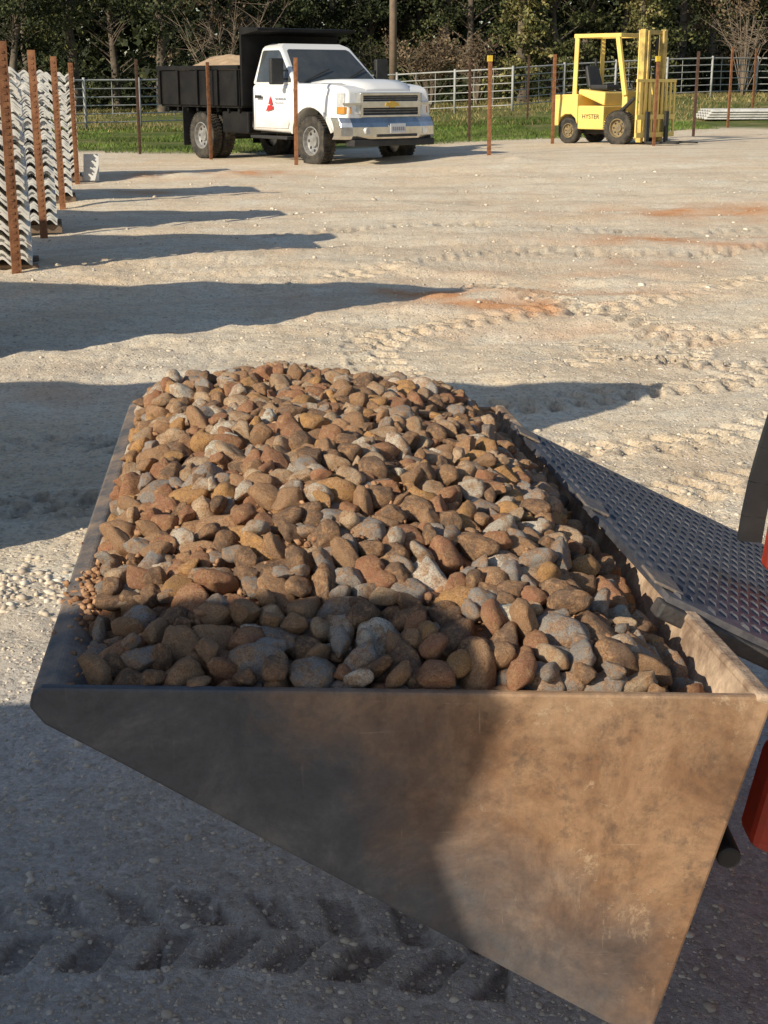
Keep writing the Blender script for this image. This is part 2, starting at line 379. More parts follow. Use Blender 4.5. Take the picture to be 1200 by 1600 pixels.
c = G(35, 910); k = 420
rx = c.x-.15+RNG.normal(0, .28, k); ry = c.y+RNG.normal(0, .12, k)+.15*(rx-c.x); rr = RNG.uniform(.005, .018, k)
gx = np.concatenate([gx, rx]); gy = np.concatenate([gy, ry]); rad = np.concatenate([rad, rr])
v, f = pebbles(gx, gy, ground_at(gx, gy)+rad*.05, rad)
t = NT('gravel_stone'); g = t.n('ShaderNodeNewGeometry')
t.col(t.mix(t.noise(40, 4, .6, t.obj()), t.ramp(g.outputs['Random Per Island'], (0, (.32, .28, .24)), (.4, (.60, .52, .42)), (.75, (.78, .69, .56)), (1, (.90, .85, .76))), (.66, .55, .42))); M['gravel'] = t.fin(.9, 0, .2)
tag(link('loose_gravel', np_mesh('loose_gravel', v, f), M['gravel']), 'small loose gravel stones scattered over the dirt yard', 'gravel', kind='stuff')

# ------------------------------------------------------------------ bucket
BX0, BX1, BY0, BY1 = -.393, .449, 1.55, 3.27
SK = -.1035
def bw(X_, y, z): return (X_+SK*(y-BY0), y, z)
def zr(y): return .81-.02*(y-BY0)
prof = [(-.40, .012), (-.412, .004), (-.416, -.014), (-.40, -.036), (-.31, -.088), (.312, -.465), (.325, -.470), (.338, -.458), (.455, -.012), (.452, 0.0)]
bucket = thing('loader_bucket', 'wide worn steel loader bucket heaped with brown river rocks, in the foreground', 'bucket', (0, 2.3, 0))
for (ya, yb) in ((BY0, BY0+.014), (BY1-.014, BY1)):
    mb = MB(); pr = prof; n = len(pr)
    vs = [bw(x, ya, zr(ya)+z) for x, z in pr]+[bw(x, yb, zr(yb)+z) for x, z in pr]
    mb.add(vs, [tuple(range(n)), tuple(reversed(range(n, 2*n)))]+[(i, n+i, n+(i+1) % n, (i+1) % n) for i in range(n)])
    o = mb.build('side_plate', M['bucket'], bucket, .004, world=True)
def sweep(pl, thick, y0, y1):
    mb = MB(); q = []
    for i, (x, z) in enumerate(pl):
        a = Vector(pl[max(i-1, 0)]); b = Vector(pl[min(i+1, len(pl)-1)]); d = (b-a).normalized(); q.append((x+d.y*thick, z-d.x*thick))
    loop = list(pl)+[((x), (z)) for x, z in reversed(q)]
    n = len(loop)
    vs = [bw(x, y0, zr(y0)+z) for x, z in loop]+[bw(x, y1, zr(y1)+z) for x, z in loop]
    return mb.add(vs, [tuple(range(n)), tuple(reversed(range(n, 2*n)))]+[(i, n+i, n+(i+1) % n, (i+1) % n) for i in range(n)])
ya, yb = BY0+.016, BY1-.016
sweep([(-.33, -.03), (-.30, -.05), (.29, -.425), (.32, -.43)], .012, ya, yb).build('floor_plate', M['bucket_in'], bucket, world=True)
sweep([(.322, -.42), (.335, -.36), (.380, -.16), (.436, -.006)], .012, ya, yb).build('back_plate', M['bucket_in'], bucket, world=True)
mb = MB(); loop = [(-.412, .006), (-.414, -.008), (-.33, -.055), (-.27, -.07), (-.27, -.058), (-.33, -.022), (-.385, .012)]
n = len(loop); vs = []
for y in (BY0+.0145, BY1-.0145): vs += [bw(x, y, zr(y)+z) for x, z in loop]
mb.add(vs, [tuple(range(n)), tuple(reversed(range(n, 2*n)))]+[(i, n+i, n+(i+1) % n, (i+1) % n) for i in range(n)])
mb.build('cutting_edge', M['edge'], bucket, .004, world=True)
mb = MB(); loop = [(.434, -.006), (.456, -.012), (.458, .002), (.437, .004)]
vs = []
for y in (BY0-.002, BY1+.002): vs += [bw(x, y, zr(y)+z) for x, z in loop]
mb.add(vs, [(0, 1, 2, 3), (7, 6, 5, 4)]+[(i, 4+i, 4+(i+1) % 4, (i+1) % 4) for i in range(4)])
mb.build('top_rim', M['bucket_in'], bucket, .004, world=True)
TP_Y0, TP_Y1, SLO = 1.84, 2.97, .49
def tpw(u, v, h=0):
    y = v; x0 = .418+SK*(y-BY0)
    c = 1/math.hypot(1, SLO)
    return (x0+u*c+h*SLO*c, y, zr(y)+.026-u*SLO*c+h*c)
mb = MB()
mb.hexa([tpw(0, TP_Y0, -.010), tpw(.75, TP_Y0, -.010), tpw(.75, TP_Y1, -.010), tpw(0, TP_Y1, -.010)], [tpw(0, TP_Y0), tpw(.75, TP_Y0), tpw(.75, TP_Y1), tpw(0, TP_Y1)])
pu, pv = .027, .046
for i in range(26):
    for j in range(25):
        u = .022+i*pu; vv = TP_Y0+.03+j*pv+(pv/2 if i % 2 else 0)
        if vv > TP_Y1-.03: continue
        l, w, h = .019, .0062, .004
        pts = [tpw(u, vv-l, .0002), tpw(u+w, vv, .0002), tpw(u, vv+l, .0002), tpw(u-w, vv, .0002), tpw(u, vv-l*.55, h), tpw(u+w*.5, vv, h), tpw(u, vv+l*.55, h), tpw(u-w*.5, vv, h)]
        mb.add(pts, [(4, 5, 6, 7), (0, 1, 5, 4), (1, 2, 6, 5), (2, 3, 7, 6), (3, 0, 4, 7)])
mb.build('tread_plate', M['tread'], bucket, world=True)
mb = MB()
mb.hexa([tpw(-.008, TP_Y0-.014, -.034), tpw(.75, TP_Y0-.014, -.034), tpw(.75, TP_Y0+.02, -.034), tpw(-.008, TP_Y0+.02, -.034)], [tpw(-.008, TP_Y0-.014, -.0105), tpw(.75, TP_Y0-.014, -.0105), tpw(.75, TP_Y0+.02, -.0105), tpw(-.008, TP_Y0+.02, -.0105)])
mb.build('stiffener', M['edge_black'], bucket, .004, world=True)
for yy in (TP_Y0+.03, TP_Y0+.43, TP_Y1-.15):
    MB().hexa([tpw(-.016, yy, .001), tpw(.03, yy, .001), tpw(.04, yy+.10, .001), tpw(-.012, yy+.08, .001)], [tpw(-.016, yy, .006), tpw(.03, yy, .006), tpw(.04, yy+.10, .006), tpw(-.012, yy+.08, .006)]).build('weld_tab', M['edge'], bucket, .003, world=True)

# ------------------------------------------------------------------ rocks
def zm(Xl, y):
    c = (Xl-BX0)/(BX1-BX0); v = (y-BY0)/(BY1-BY0)
    bc = np.clip(1-((c-.42)/.63)**2, 0, 1); bv = S(-.05, .36, v)*(1-.5*S(.76, 1.02, v))
    return zr(y)-.014+.130*bc*bv-.078*S(.77, 1.0, c)-.020*(1-S(0.02, .12, c))+.028*vn(Xl, y, .2, 21)+.014*vn(Xl, y, .07, 24)
nx, ny = 150, 300
xs = np.linspace(BX0+.04, BX1-.05, nx); yy = np.linspace(BY0+.02, BY1-.02, ny)
XX, YY = np.meshgrid(xs, yy)
clay = np.clip(vn(XX, YY, .16, 26)*2.2, -.3, 1)*S(.05, .3, (YY-BY0)/(BY1-BY0))
ZZ = zm(XX, YY)-.009+.016*clay+.022*vn(XX, YY, .05, 22)+.018*vn(XX, YY, .022, 23)+.010*vn(XX, YY, .010, 25)
V = np.stack([XX+SK*(YY-BY0), YY, ZZ], 2).reshape(-1, 3); ii = np.arange(nx*ny).reshape(ny, nx)
Fq = np.stack([ii[:-1, :-1].ravel(), ii[:-1, 1:].ravel(), ii[1:, 1:].ravel(), ii[1:, :-1].ravel()], 1)
M['soil'] = simple('brown_soil', (.20, .095, .046), (.50, .28, .145), 45, .95, 0, 1.0)
tag(link('soil_fill', np_mesh('soil_fill', V, Fq), M['soil'], smooth=True), 'dark brown soil packed between the rocks in the bucket', 'soil', kind='stuff')
def rock_proto(i, sub=3):
    rs = random.Random(100+i)
    bm = bmesh.new(); bmesh.ops.create_icosphere(bm, subdivisions=sub, radius=1)
    ang = i % 3 != 0
    planes = [(Vector((rs.gauss(0, 1), rs.gauss(0, 1), rs.gauss(0, 1))).normalized(), rs.uniform(.38, .76) if ang else rs.uniform(.66, .9)) for _ in range(9 if ang else 6)]
    off = Vector((rs.uniform(-50, 50), rs.uniform(-50, 50), rs.uniform(-50, 50)))
    sx = (rs.uniform(1.15, 1.75), rs.uniform(.92, 1.18), rs.uniform(.62, .97))
    for v in bm.verts:
        p = v.co.copy()
        p *= 1+.20*mnoise.noise(p*1.1+off)
        for nn, d in planes:
            e = p.dot(nn)-d
            if e > 0: p -= nn*e*.92
        p *= 1+.11*mnoise.noise(p*2.6+off)+(.11 if ang else .04)*mnoise.noise(p*6.0+off)+.04*mnoise.noise(p*12+off)
        v.co = Vector((p.x*sx[0], p.y*sx[1], p.z*sx[2]))
    me = bpy.data.meshes.new('rock'); bm.to_mesh(me); bm.free(); me.shade_smooth(); return me
NP_ = 30
protos = [rock_proto(i) for i in range(NP_)]
def rock_mat(name, src):
    t = NT(name); v = t.obj()
    if src == 'object':
        oi = t.n('ShaderNodeObjectInfo'); base = oi.outputs['Color']; rnd = oi.outputs['Random']
        ad = t.n('ShaderNodeVectorMath'); ad.operation = 'ADD'; t.l(v, ad.inputs[0])
        cb = t.n('ShaderNodeCombineXYZ'); t.l(t.math('MULTIPLY', rnd, 37.0), cb.inputs[0]); t.l(t.math('MULTIPLY', rnd, 91.0), cb.inputs[1]); t.l(cb.outputs[0], ad.inputs[1])
        v = ad.outputs[0]; sc = 1.0
    else:
        a = t.n('ShaderNodeAttribute', attribute_name='rockcol'); base = a.outputs['Color']; sc = 44.0
    n1 = t.noise(1.3*sc, 8, .76, v, .3); n2 = t.noise(5*sc, 8, .8, v)
    sp = t.noise(16*sc, 3, .7, v)
    c = t.mix(t.ramp(n2, (.35, .0), (.7, .35)), base, (.76, .58, .41))
    mud = t.ramp(n2, (.36, (.33, .155, .072)), (.5, (.57, .325, .17)), (.66, (.82, .55, .325)))
    c = t.mix(t.ramp(n1, (.45, 0.0), (.57, .82)), c, mud)
    c = t.mix(t.ramp(sp, (.39, .5), (.51, 0)), c, (.16, .085, .05))
    t.col(c); t.bump(t.math('ADD', t.math('ADD', t.math('MULTIPLY', n2, 1.3), t.math('MULTIPLY', n1, 1.2)), t.math('MULTIPLY', sp, .5)), .9, .006)
    return t.fin(.9, 0, .15)
RM = rock_mat('river_rock', 'object'); RM2 = rock_mat('river_rock_mass', 'attr')
for p in protos: p.materials.append(RM)
PAL = [('brown', (.52, .30, .165), 4.6), ('tan', (.76, .55, .36), 4.4), ('grey', (.42, .40, .375), 2.0), ('pale beige', (.94, .83, .68), 2.2), ('orange brown', (.78, .41, .14), 2.6), ('dark brown', (.20, .12, .08), 3.4), ('reddish brown', (.50, .21, .11), 3.2)]
wts = [p[2] for p in PAL]
pos = np.zeros((0, 3)); rds = np.zeros(0); rocks = []
def try_place(n, rlo, rhi, dz, pack, jit):
    global pos, rds
    for _ in range(n):
        r = random.uniform(rlo, rhi); Xl = random.uniform(BX0+.026+r, BX1-.04); y = random.uniform(BY0+.014+r, BY1-.028)
        z = float(zm(Xl, y))+dz+random.uniform(-jit, jit)
        lim = .424-.36*max(0, (float(zr(y))-z)) - r*.75
        if Xl > lim: continue
        q = np.array(bw(Xl, y, z))
        if len(pos):
            d = np.linalg.norm(pos-q, axis=1)
            if np.any(d < pack*(rds+r)): continue
        pos = np.vstack([pos, q]); rds = np.append(rds, r); rocks.append((q, r))
# larger stones towards the near plate
for _ in range(900):
    r = random.uniform(.023, .029); Xl = random.uniform(BX0+.05+r, BX1-.10); y = BY0+.02+r+abs(random.gauss(0, .22))
    if y > BY0+.6: continue
    z = float(zm(Xl, y))+random.uniform(-.008, .010); q = np.array(bw(Xl, y, z))
    if len(pos) and np.any(np.linalg.norm(pos-q, axis=1) < .95*(rds+r)): continue
    if random.random() < .5: continue
    pos = np.vstack([pos, q]); rds = np.append(rds, r); rocks.append((q, r))
try_place(60, .023, .027, .003, .86, .014)
try_place(12000, .0150, .0210, .005, .84, .020)
try_place(12000, .0105, .015, .007, .83, .020)
top_n = len(rocks)
try_place(3500, .014, .019, -.019, .74, .010)
vis = []
for i, (q, r) in enumerate(rocks):
    px, py, dep = P(*q); vis.append((-(r/dep) if i < top_n else 0, i))
vis.sort(); front = set(i for _, i in vis[:300])
sv, sf, scol, off = [], [], [], 0
pco = []
for p in protos:
    a = np.empty(len(p.vertices)*3, np.float32); p.vertices.foreach_get('co', a); fl = np.empty(len(p.polygons)*3, np.int32); p.loops.foreach_get('vertex_index', fl)
    pco.append((a.reshape(-1, 3), fl.reshape(-1, 3)))
for i, (q, r) in enumerate(rocks):
    v_ = (q[1]-BY0)/(BY1-BY0)
    ww = list(wts)
    if v_ < .24: ww[2] *= 4; ww[5] *= 1.6; ww[1] *= .6; ww[4] *= .4; ww[3] *= .8
    k = random.randrange(NP_); cname, cc, _ = random.choices(PAL, ww)[0]
    jt = random.uniform(.75, 1.12); cc = tuple(min(.94, a*jt) for a in cc)
    rot = Matrix.Rotation(random.uniform(0, 6.28), 3, 'Z') @ Matrix.Rotation(random.gauss(0, .8), 3, 'X') @ Matrix.Rotation(random.gauss(0, .7), 3, 'Y')
    s = r*1.23
    if i in front:
        o = bpy.data.objects.new('river_rock', protos[k]); C.objects.link(o); o.location = q; o.rotation_euler = rot.to_euler(); o.scale = (s, s, s); o.color = (*cc, 1)
        c_ = (q[0]-SK*(q[1]-BY0)-BX0)/(BX1-BX0)
        row = 'at the near plate' if v_ < .09 else 'in the near part' if v_ < .3 else 'in the middle' if v_ < .6 else 'in the far part' if v_ < .88 else 'at the far end'
        colm = 'by the left lip' if c_ < .16 else 'left of centre' if c_ < .38 else 'at mid width' if c_ < .6 else 'right of centre' if c_ < .82 else 'by the back wall'
        sz = 'large' if r > .022 else 'medium' if r > .017 else 'small'; sh = 'angular' if k % 3 != 0 else 'rounded'
        tag(o, f'{sz} {sh} {cname} rock {row} of the heap, {colm}', 'rock', 'river rocks heaped in the bucket')
    else:
        a, fl = pco[k]; m = np.array(rot)*s
        sv.append(a @ m.T+q); sf.append(fl+off); off += len(a); scol.append(np.tile(np.array([*cc, 1.0]), (len(a), 1)))
me = np_mesh('smaller_rocks', np.concatenate(sv), np.concatenate(sf)); me.color_attributes.new('rockcol', 'FLOAT_COLOR', 'POINT').data.foreach_set('color', np.concatenate(scol).astype(np.float32).ravel())
tag(link('smaller_rocks', me, RM2, smooth=True), 'remaining smaller muddy rocks filling the heap in the bucket', 'rocks', kind='stuff')
nc_ = 620; cX = RNG.uniform(BX0+.06, BX1-.10, nc_); cY = BY0+.12+RNG.random(nc_)*1.55
kk = RNG.integers(4, 16, nc_); Xl = np.repeat(cX, kk)+RNG.normal(0, .010, kk.sum()); y = np.repeat(cY, kk)+RNG.normal(0, .010, kk.sum())
rr = np.clip(RNG.lognormal(math.log(.0031), .5, kk.sum()), .0012, .0075); z = zm(Xl, y)+np.repeat(RNG.uniform(.0, .016, nc_), kk)+RNG.normal(0, .004, kk.sum())
k = 420; y2 = BY0+.03+RNG.random(k)*1.66; Xl = np.concatenate([Xl, RNG.normal(-.372, .014, k)]); y = np.concatenate([y, y2]); rr = np.concatenate([rr, RNG.uniform(.001, .0045, k)]); z = np.concatenate([z, zr(y2)+.003+RNG.uniform(-.004, .004, k)])
k = 160; y2 = RNG.normal(1.93, .07, k); Xl = np.concatenate([Xl, RNG.normal(-.378, .012, k)]); y = np.concatenate([y, y2]); rr = np.concatenate([rr, RNG.uniform(.002, .007, k)]); z = np.concatenate([z, zr(y2)+.006+RNG.uniform(-.004, .008, k)])
v, f = pebbles(Xl+SK*(y-BY0), y, z, rr, .85)
M['clod'] = simple('mud_clod', (.28, .14, .07), (.58, .345, .19), 40, .95, 0, .5)
tag(link('mud_crumbs', np_mesh('mud_crumbs', v, f), M['clod']), 'crumbs of brown mud sticking to the heaped rocks', 'mud', kind='stuff')

# ------------------------------------------------------------------ red loader behind the bucket (mostly outside the frame)
ld = thing('compact_loader', 'red compact loader at the right edge carrying the rock bucket', 'loader', (1.6, 2.4, 0))
mb = MB(); mb.hexa([(.650, 2.32, .70), (1.2, 2.32, .68), (1.2, 2.36, .68), (.650, 2.36, .70)], [(.664, 2.32, .845), (1.2, 2.32, .87), (1.2, 2.36, .87), (.664, 2.36, .845)])
mb.build('tilt_guard', M['red'], ld, .006, world=True)
mb = MB()
cv = [(.634, .735), (.638, .78), (.646, .84), (.658, .90), (.674, .97), (.694, 1.04), (.72, 1.11), (.752, 1.18)]
for a, b in zip(cv[:-1], cv[1:]): mb.bar((a[0], 2.38, a[1]), (b[0], 2.38, b[1]), .04, .016, (0, 1, 0))
mb.build('guard_edge', M['plastic'], ld, 0, world=True)
mb = MB(); mb.prism_y([(.490, .515), (.515, .645), (.78, .72), (1.5, .82), (2.5, .88), (2.5, .76), (1.55, .72), (.86, .60), (.64, .52), (.53, .495)], 1.72, 1.79)
mb.build('lift_arm', M['red'], ld, .012, world=True)
mb = MB(); mb.prism_y([(1.0, .50), (1.0, .60), (1.5, .80), (2.5, .86), (2.5, .74), (1.55, .70)], 2.95, 3.04)
mb.build('lift_arm', M['red'], ld, .008, world=True)
mb = MB(); mb.hexa([(.40, 1.86, .36), (.46, 1.86, .36), (.46, 2.95, .36), (.40, 2.95, .36)], [(.47, 1.86, .66), (.52, 1.86, .66), (.52, 2.95, .66), (.47, 2.95, .66)])
mb.build('quick_attach_plate', M['black'], ld, .006, world=True)
mb = MB(); mb.tube((.475, 1.76, .475), (.475, 1.84, .475), .017, n=20); mb.build('pivot_pin', M['rubber'], ld, .005, False, world=True)
mb = MB(); mb.tube((.54, 1.80, .60), (.72, 1.86, .50), .013, n=10, cap=False); mb.tube((.72, 1.86, .50), (1.2, 1.95, .48), .013, n=10, cap=False); mb.build('hydraulic_hose', M['rubber'], ld, 0, True, world=True)
mb = MB(); mb.box(1.25, 2.5, 1.95, 2.85, .32, .9); mb.build('chassis', M['red'], ld, .03, world=True)
mb = MB(); mb.box(1.45, 2.45, 2.0, 2.8, .9, 1.25); mb.build('engine_hood', M['black'], ld, .05, world=True)
for x_ in (1.4, 2.3):
    for y_ in (1.78, 3.02):
        mb = MB(); mb.lathe_y([(.17, -.1), (.27, -.12), (.30, -.08), (.31, 0), (.30, .08), (.27, .12), (.17, .1)], (x_, y_, .31)); w = mb.build('wheel', M['tyre'], ld, 0, True, world=True)
        mb = MB(); mb.tube((x_, y_-.07, .31), (x_, y_+.07, .31), .168, n=24); r_ = mb.build('rim', M['red'], None, .01); r_.parent = w; r_.location = -ld.location

# ------------------------------------------------------------------ corrugated guardrail stacks
def rail_mesh(name, a, L, nest_t, seg=28):
    xs = np.linspace(-.155, .155, seg+1)
    c = .5-.5*np.cos(2*math.pi*(xs+.155)/.155)
    pts = [(x, a*q) for x, q in zip(xs, c)]+[(x, a*q-nest_t) for x, q in zip(xs[::-1], c[::-1])]
    n = len(pts); vs = [(x, 0, z) for x, z in pts]+[(x, L, z) for x, z in pts]
    fs = [(i, i+1, 2*seg-i, 2*seg+1-i) for i in range(seg)]+[(n+i+1, n+i, n+2*seg+1-i, n+2*seg-i) for i in range(seg)]+[(i, n+i, n+(i+1) % n, (i+1) % n) for i in range(n)]
    me = bpy.data.meshes.new(name); me.from_pydata(vs, [], fs); me.materials.append(M['galv'])
    bm = bmesh.new(); bm.from_mesh(me); bmesh.ops.recalc_face_normals(bm, faces=bm.faces); bm.to_mesh(me); bm.free(); return me
RA = .056; THK = .024; SHEET = .0235
rail_cache = {}
def stack(xr, y0, L, h, label, rot=13, cols=1):  # each piece is a W-beam guardrail, stacked with its end to the camera
    rz = R(rot)
    key = round(L, 2)
    if key not in rail_cache: rail_cache[key] = rail_mesh('guardrail_beam', RA, L, SHEET)
    me = rail_cache[key]
    cx0 = xr-.16
    for ci in range(cols):
        z0 = float(gz(xr, y0))+.107; z = z0; cx = cx0-ci*.315
        row = '' if cols == 1 else ', right row' if ci == 0 else ', left row'
        b = 0
        while z < z0+h-.13-RA:
            fr = (z-z0)/(h-.09-RA)
            lev = 'bottom' if b == 0 else 'lower' if fr < .35 else 'middle' if fr < .7 else 'upper'
            for k in range(3):
                o = bpy.data.objects.new('guardrail_beam', me); C.objects.link(o)
                jy = random.uniform(-.02, .02); jx = random.uniform(-.003, .003)
                o.location = (cx+jx+(-math.sin(rz))*jy, y0+jy, z+k*THK); o.rotation_euler = (0, 0, rz)
                tag(o, f'galvanised corrugated guardrail beam at {lev} level of {label}{row}', 'metal sheet', f'guardrail beams in {label}')
            z += 3*THK+.044; b += 1
    for fy in (.12, .85):
        w = MB().box(-.2-.315*(cols-1), .2, -.05, .05, 0, .085).build('timber_bearer', M['pole'], None, .004)
        w.location = (cx0-math.sin(rz)*L*fy, y0+L*fy, float(gz(xr, y0))-.0); w.rotation_euler = (0, 0, rz)
        tag(w, f'timber bearer under the {"near" if fy < .5 else "far"} end of {label}', 'timber', 'timber bearers')
def pile(x0, x1, y0, y1, h, label, lump=.03, seed=0):  # added unseen mass, standing in for whatever casts the long left shadows
    bm = bmesh.new(); bmesh.ops.create_cube(bm, size=1); bmesh.ops.subdivide_edges(bm, edges=bm.edges[:], cuts=15, use_grid_fill=True)
    o_ = Vector((seed*7.1, 3, 1))
    for v in bm.verts:
        p = Vector((x0+(v.co.x+.5)*(x1-x0), y0+(v.co.y+.5)*(y1-y0), (v.co.z+.5)*h))
        d = Vector((mnoise.noise(p*3.2+o_), mnoise.noise(p*3.2+o_*2), mnoise.noise(p*3.2+o_*3)))*lump*2
        if v.co.z < -.49: d.z = 0
        v.co = p+d
    me = bpy.data.meshes.new('added_shadow_pile'); bm.to_mesh(me); bm.free()
    tag(link('added_shadow_pile', me, M['tarp'], smooth=True), label, 'pile')
SH = 1.68
for (xr, y0, w_, cc, ph_) in ((-2.80, 11.56, 'nearest', 1, 2.04), (-3.33, 14.92, 'second', 2, 1.9), (-3.96, 18.7, 'third', 2, 1.62), (-4.72, 22.9, 'farthest', 1, 1.5)):
    stack(xr, y0, .75, SH, f'the {w_} left stack', cols=cc)
    pile(xr-4.2, xr-.56-.315*(cc-1), y0+.08, y0+.5, ph_, f'grey pile added to extend the shadow of the {w_} left guardrail stack outwards', .02, y0)
pile(-6.3, -2.27, 8.0, 8.3, 2.04, 'unseen shadow-casting pile added just outside the left edge, before the nearest sheet stack', .03, 5)
pile(-5.6, -1.44, 4.4, 4.6, 2.02, 'unseen shadow-casting pile added outside the left edge, level with the far bucket end', .03, 6)
pile(-5.6, -1.50, 0.0, 0.3, 1.95, 'tall unseen shadow-casting pile added outside the left edge, level with the viewer', .06, 9)
pile(-5.6, -1.98, 1.0, 1.3, 1.50, 'low unseen shadow-casting pile added outside the left edge, level with the near bucket plate', .03, 11)
p = G(143, 282); sh = thing('pale_panel', 'small pale flat panel leaning at the end of the far guardrail stack', 'panel', p)
MB().hexa([(-.12, -.02, 0), (.12, -.02, 0), (.12, .0, 0), (-.12, .0, 0)], [(-.12, .08, .40), (.12, .08, .40), (.12, .10, .40), (-.12, .10, .40)]).build('panel_face', M['sheet'], sh)
p = G(1150, 190)
me = rail_mesh('guardrail_beam', .062, 3.6, .012)
for b in range(4):
    for k in range(4):
        o = bpy.data.objects.new('guardrail_beam', me); C.objects.link(o); o.location = (p.x-1.0+b*.06, p.y+k*.36, p.z+.08+b*.07); o.rotation_euler = (0, 0, R(-82))
        tag(o, f'galvanised rail lying in the low pile at the right edge, {["bottom", "second", "third", "top"][b]} layer', 'metal sheet', 'rails in the low pile at the right')

# ------------------------------------------------------------------ steel posts
def post(px, py, top, mat, label, w=.03, cap=False):
    p = G(px, py)
    lo, hi = .5, 4
    for _ in range(40):
        m = (lo+hi)/2; q = P(p.x, p.y, p.z+m)
        if q[1] > top: lo = m
        else: hi = m
    hgt = lo
    t = thing('steel_post', label, 'post', p, R(random.uniform(10, 35)), 'rusty steel posts standing around the yard')
    tx, ty = random.gauss(0, .012), random.gauss(0, .01)
    mb = MB(); w *= 1.05
    mb.hexa([(-w, -.006, -.1), (w, -.006, -.1), (w, .006, -.1), (-w, .006, -.1)], [(-w+tx, -.006+ty, hgt), (w+tx, -.006+ty, hgt), (w+tx, .006+ty, hgt), (-w+tx, .006+ty, hgt)])
    mb.hexa([(-.007, .0065, -.1), (.007, .0065, -.1), (.007, .05, -.1), (-.007, .05, -.1)], [(-.007+tx, .0065+ty, hgt), (.007+tx, .0065+ty, hgt), (.007+tx, .05+ty, hgt), (-.007+tx, .05+ty, hgt)])
    for k in range(int(hgt/.05)): mb.box(-.012+tx*k*.05/hgt, .012+tx*k*.05/hgt, -.011+ty*k*.05/hgt, -.0065+ty*k*.05/hgt, k*.05, k*.05+.018)
    mb.build('shaft', mat, t)
    if cap: MB().box(-w-.004+tx, w+.004+tx, -.022+ty, .055+ty, hgt-.10, hgt+.004).build('painted_tip', M['yellowcap'], t)
post(27, 435, 64, M['rust'], 'nearest rusty post at the left edge, before the guardrail stacks', .036)
post(69, 370, 78, M['rust'], 'second rusty post from the left edge, beside the guardrail stacks', .036)
post(98, 322, 88, M['rust'], 'third rusty post along the guardrail stacks on the left', .036)
post(121, 284, 98, M['rust'], 'fourth and farthest rusty post along the guardrail stacks', .034)
post(219, 242, 92, M['rustdark'], 'dark post left of the dump truck, before its tailgate', .03)
post(330, 250, 97, M['rust'], 'brown post before the rear wheels of the dump truck', .033)
post(463, 262, 90, M['rust'], 'rusty post before the passenger door and front wheel of the dump truck', .033)
post(733, 222, 94, M['rustdark'], 'dark thin post right of the dump truck bumper', .03)
post(764, 246, 87, M['rust'], 'orange rusty post with yellow tip in the open between truck and forklift', .036, True)
post(824, 188, 86, M['rustdark'], 'far dark post standing in the grass between truck and forklift', .034)
post(863, 226, 85, M['rust'], 'rusty post just left of the forklift', .036)
post(1021, 229, 88, M['rust'], 'rusty post with yellow tip before the forklift mast', .033, True)
post(1083, 214, 80, M['rustdark'], 'dark rusty post just right of the forklift forks', .034)
post(1137, 200, 73, M['rust'], 'rusty post second from the right edge', .036)
post(1176, 170, 75, M['rust'], 'rusty post at the right edge of the yard', .04)
post(617, 174, 86, M['rust'], 'short looking rusty post behind the truck bonnet', .04)
p = G(614, 177)
up = thing('utility_pole', 'tall brown wooden utility pole behind the dump truck', 'pole', p)
MB().tube((0, 0, -.2), (0, 0, 9), .16, .13, 14).build('shaft', M['pole'], up, 0, True)
mb = MB(); mb.box(-1.1, 1.1, -.06, .06, 8.2, 8.33); mb.build('crossarm', M['pole'], up, .005)

# ------------------------------------------------------------------ pipe fence
fpx = [(60, 206), (135, 203), (220, 201), (300, 198), (400, 192), (510, 187), (620, 182), (710, 178), (800, 174), (880, 166), (960, 160), (1040, 155), (1110, 152), (1180, 150), (1260, 150)]
fpts = [G(*q) for q in fpx]
fn = thing('pipe_fence', 'long pale welded pipe fence with grid panels behind truck and forklift', 'fence', fpts[0])
FH = 1.5
for i, q in enumerate(fpts):
    MB().tube((q.x, q.y, q.z-.1), (q.x, q.y, q.z+FH+.06), .045, n=10).build('post', M['pipe'], fn, 0, True, world=True)
for a, b in zip(fpts[:-1], fpts[1:]):
    mb = MB()
    for k in range(6):
        h = .22+k*(FH-.24)/5; mb.tube(a+Vector((0, 0, h)), b+Vector((0, 0, h)), .019 if k < 5 else .03, n=6, cap=False)
    nn = max(2, int((b-a).length/.62))
    for k in range(1, nn):
        c = a.lerp(b, k/nn); mb.tube(c+Vector((0, 0, .2)), c+Vector((0, 0, FH)), .012, n=5, cap=False)
    mb.build('rail_panel', M['pipe'], fn, 0, True, world=True)

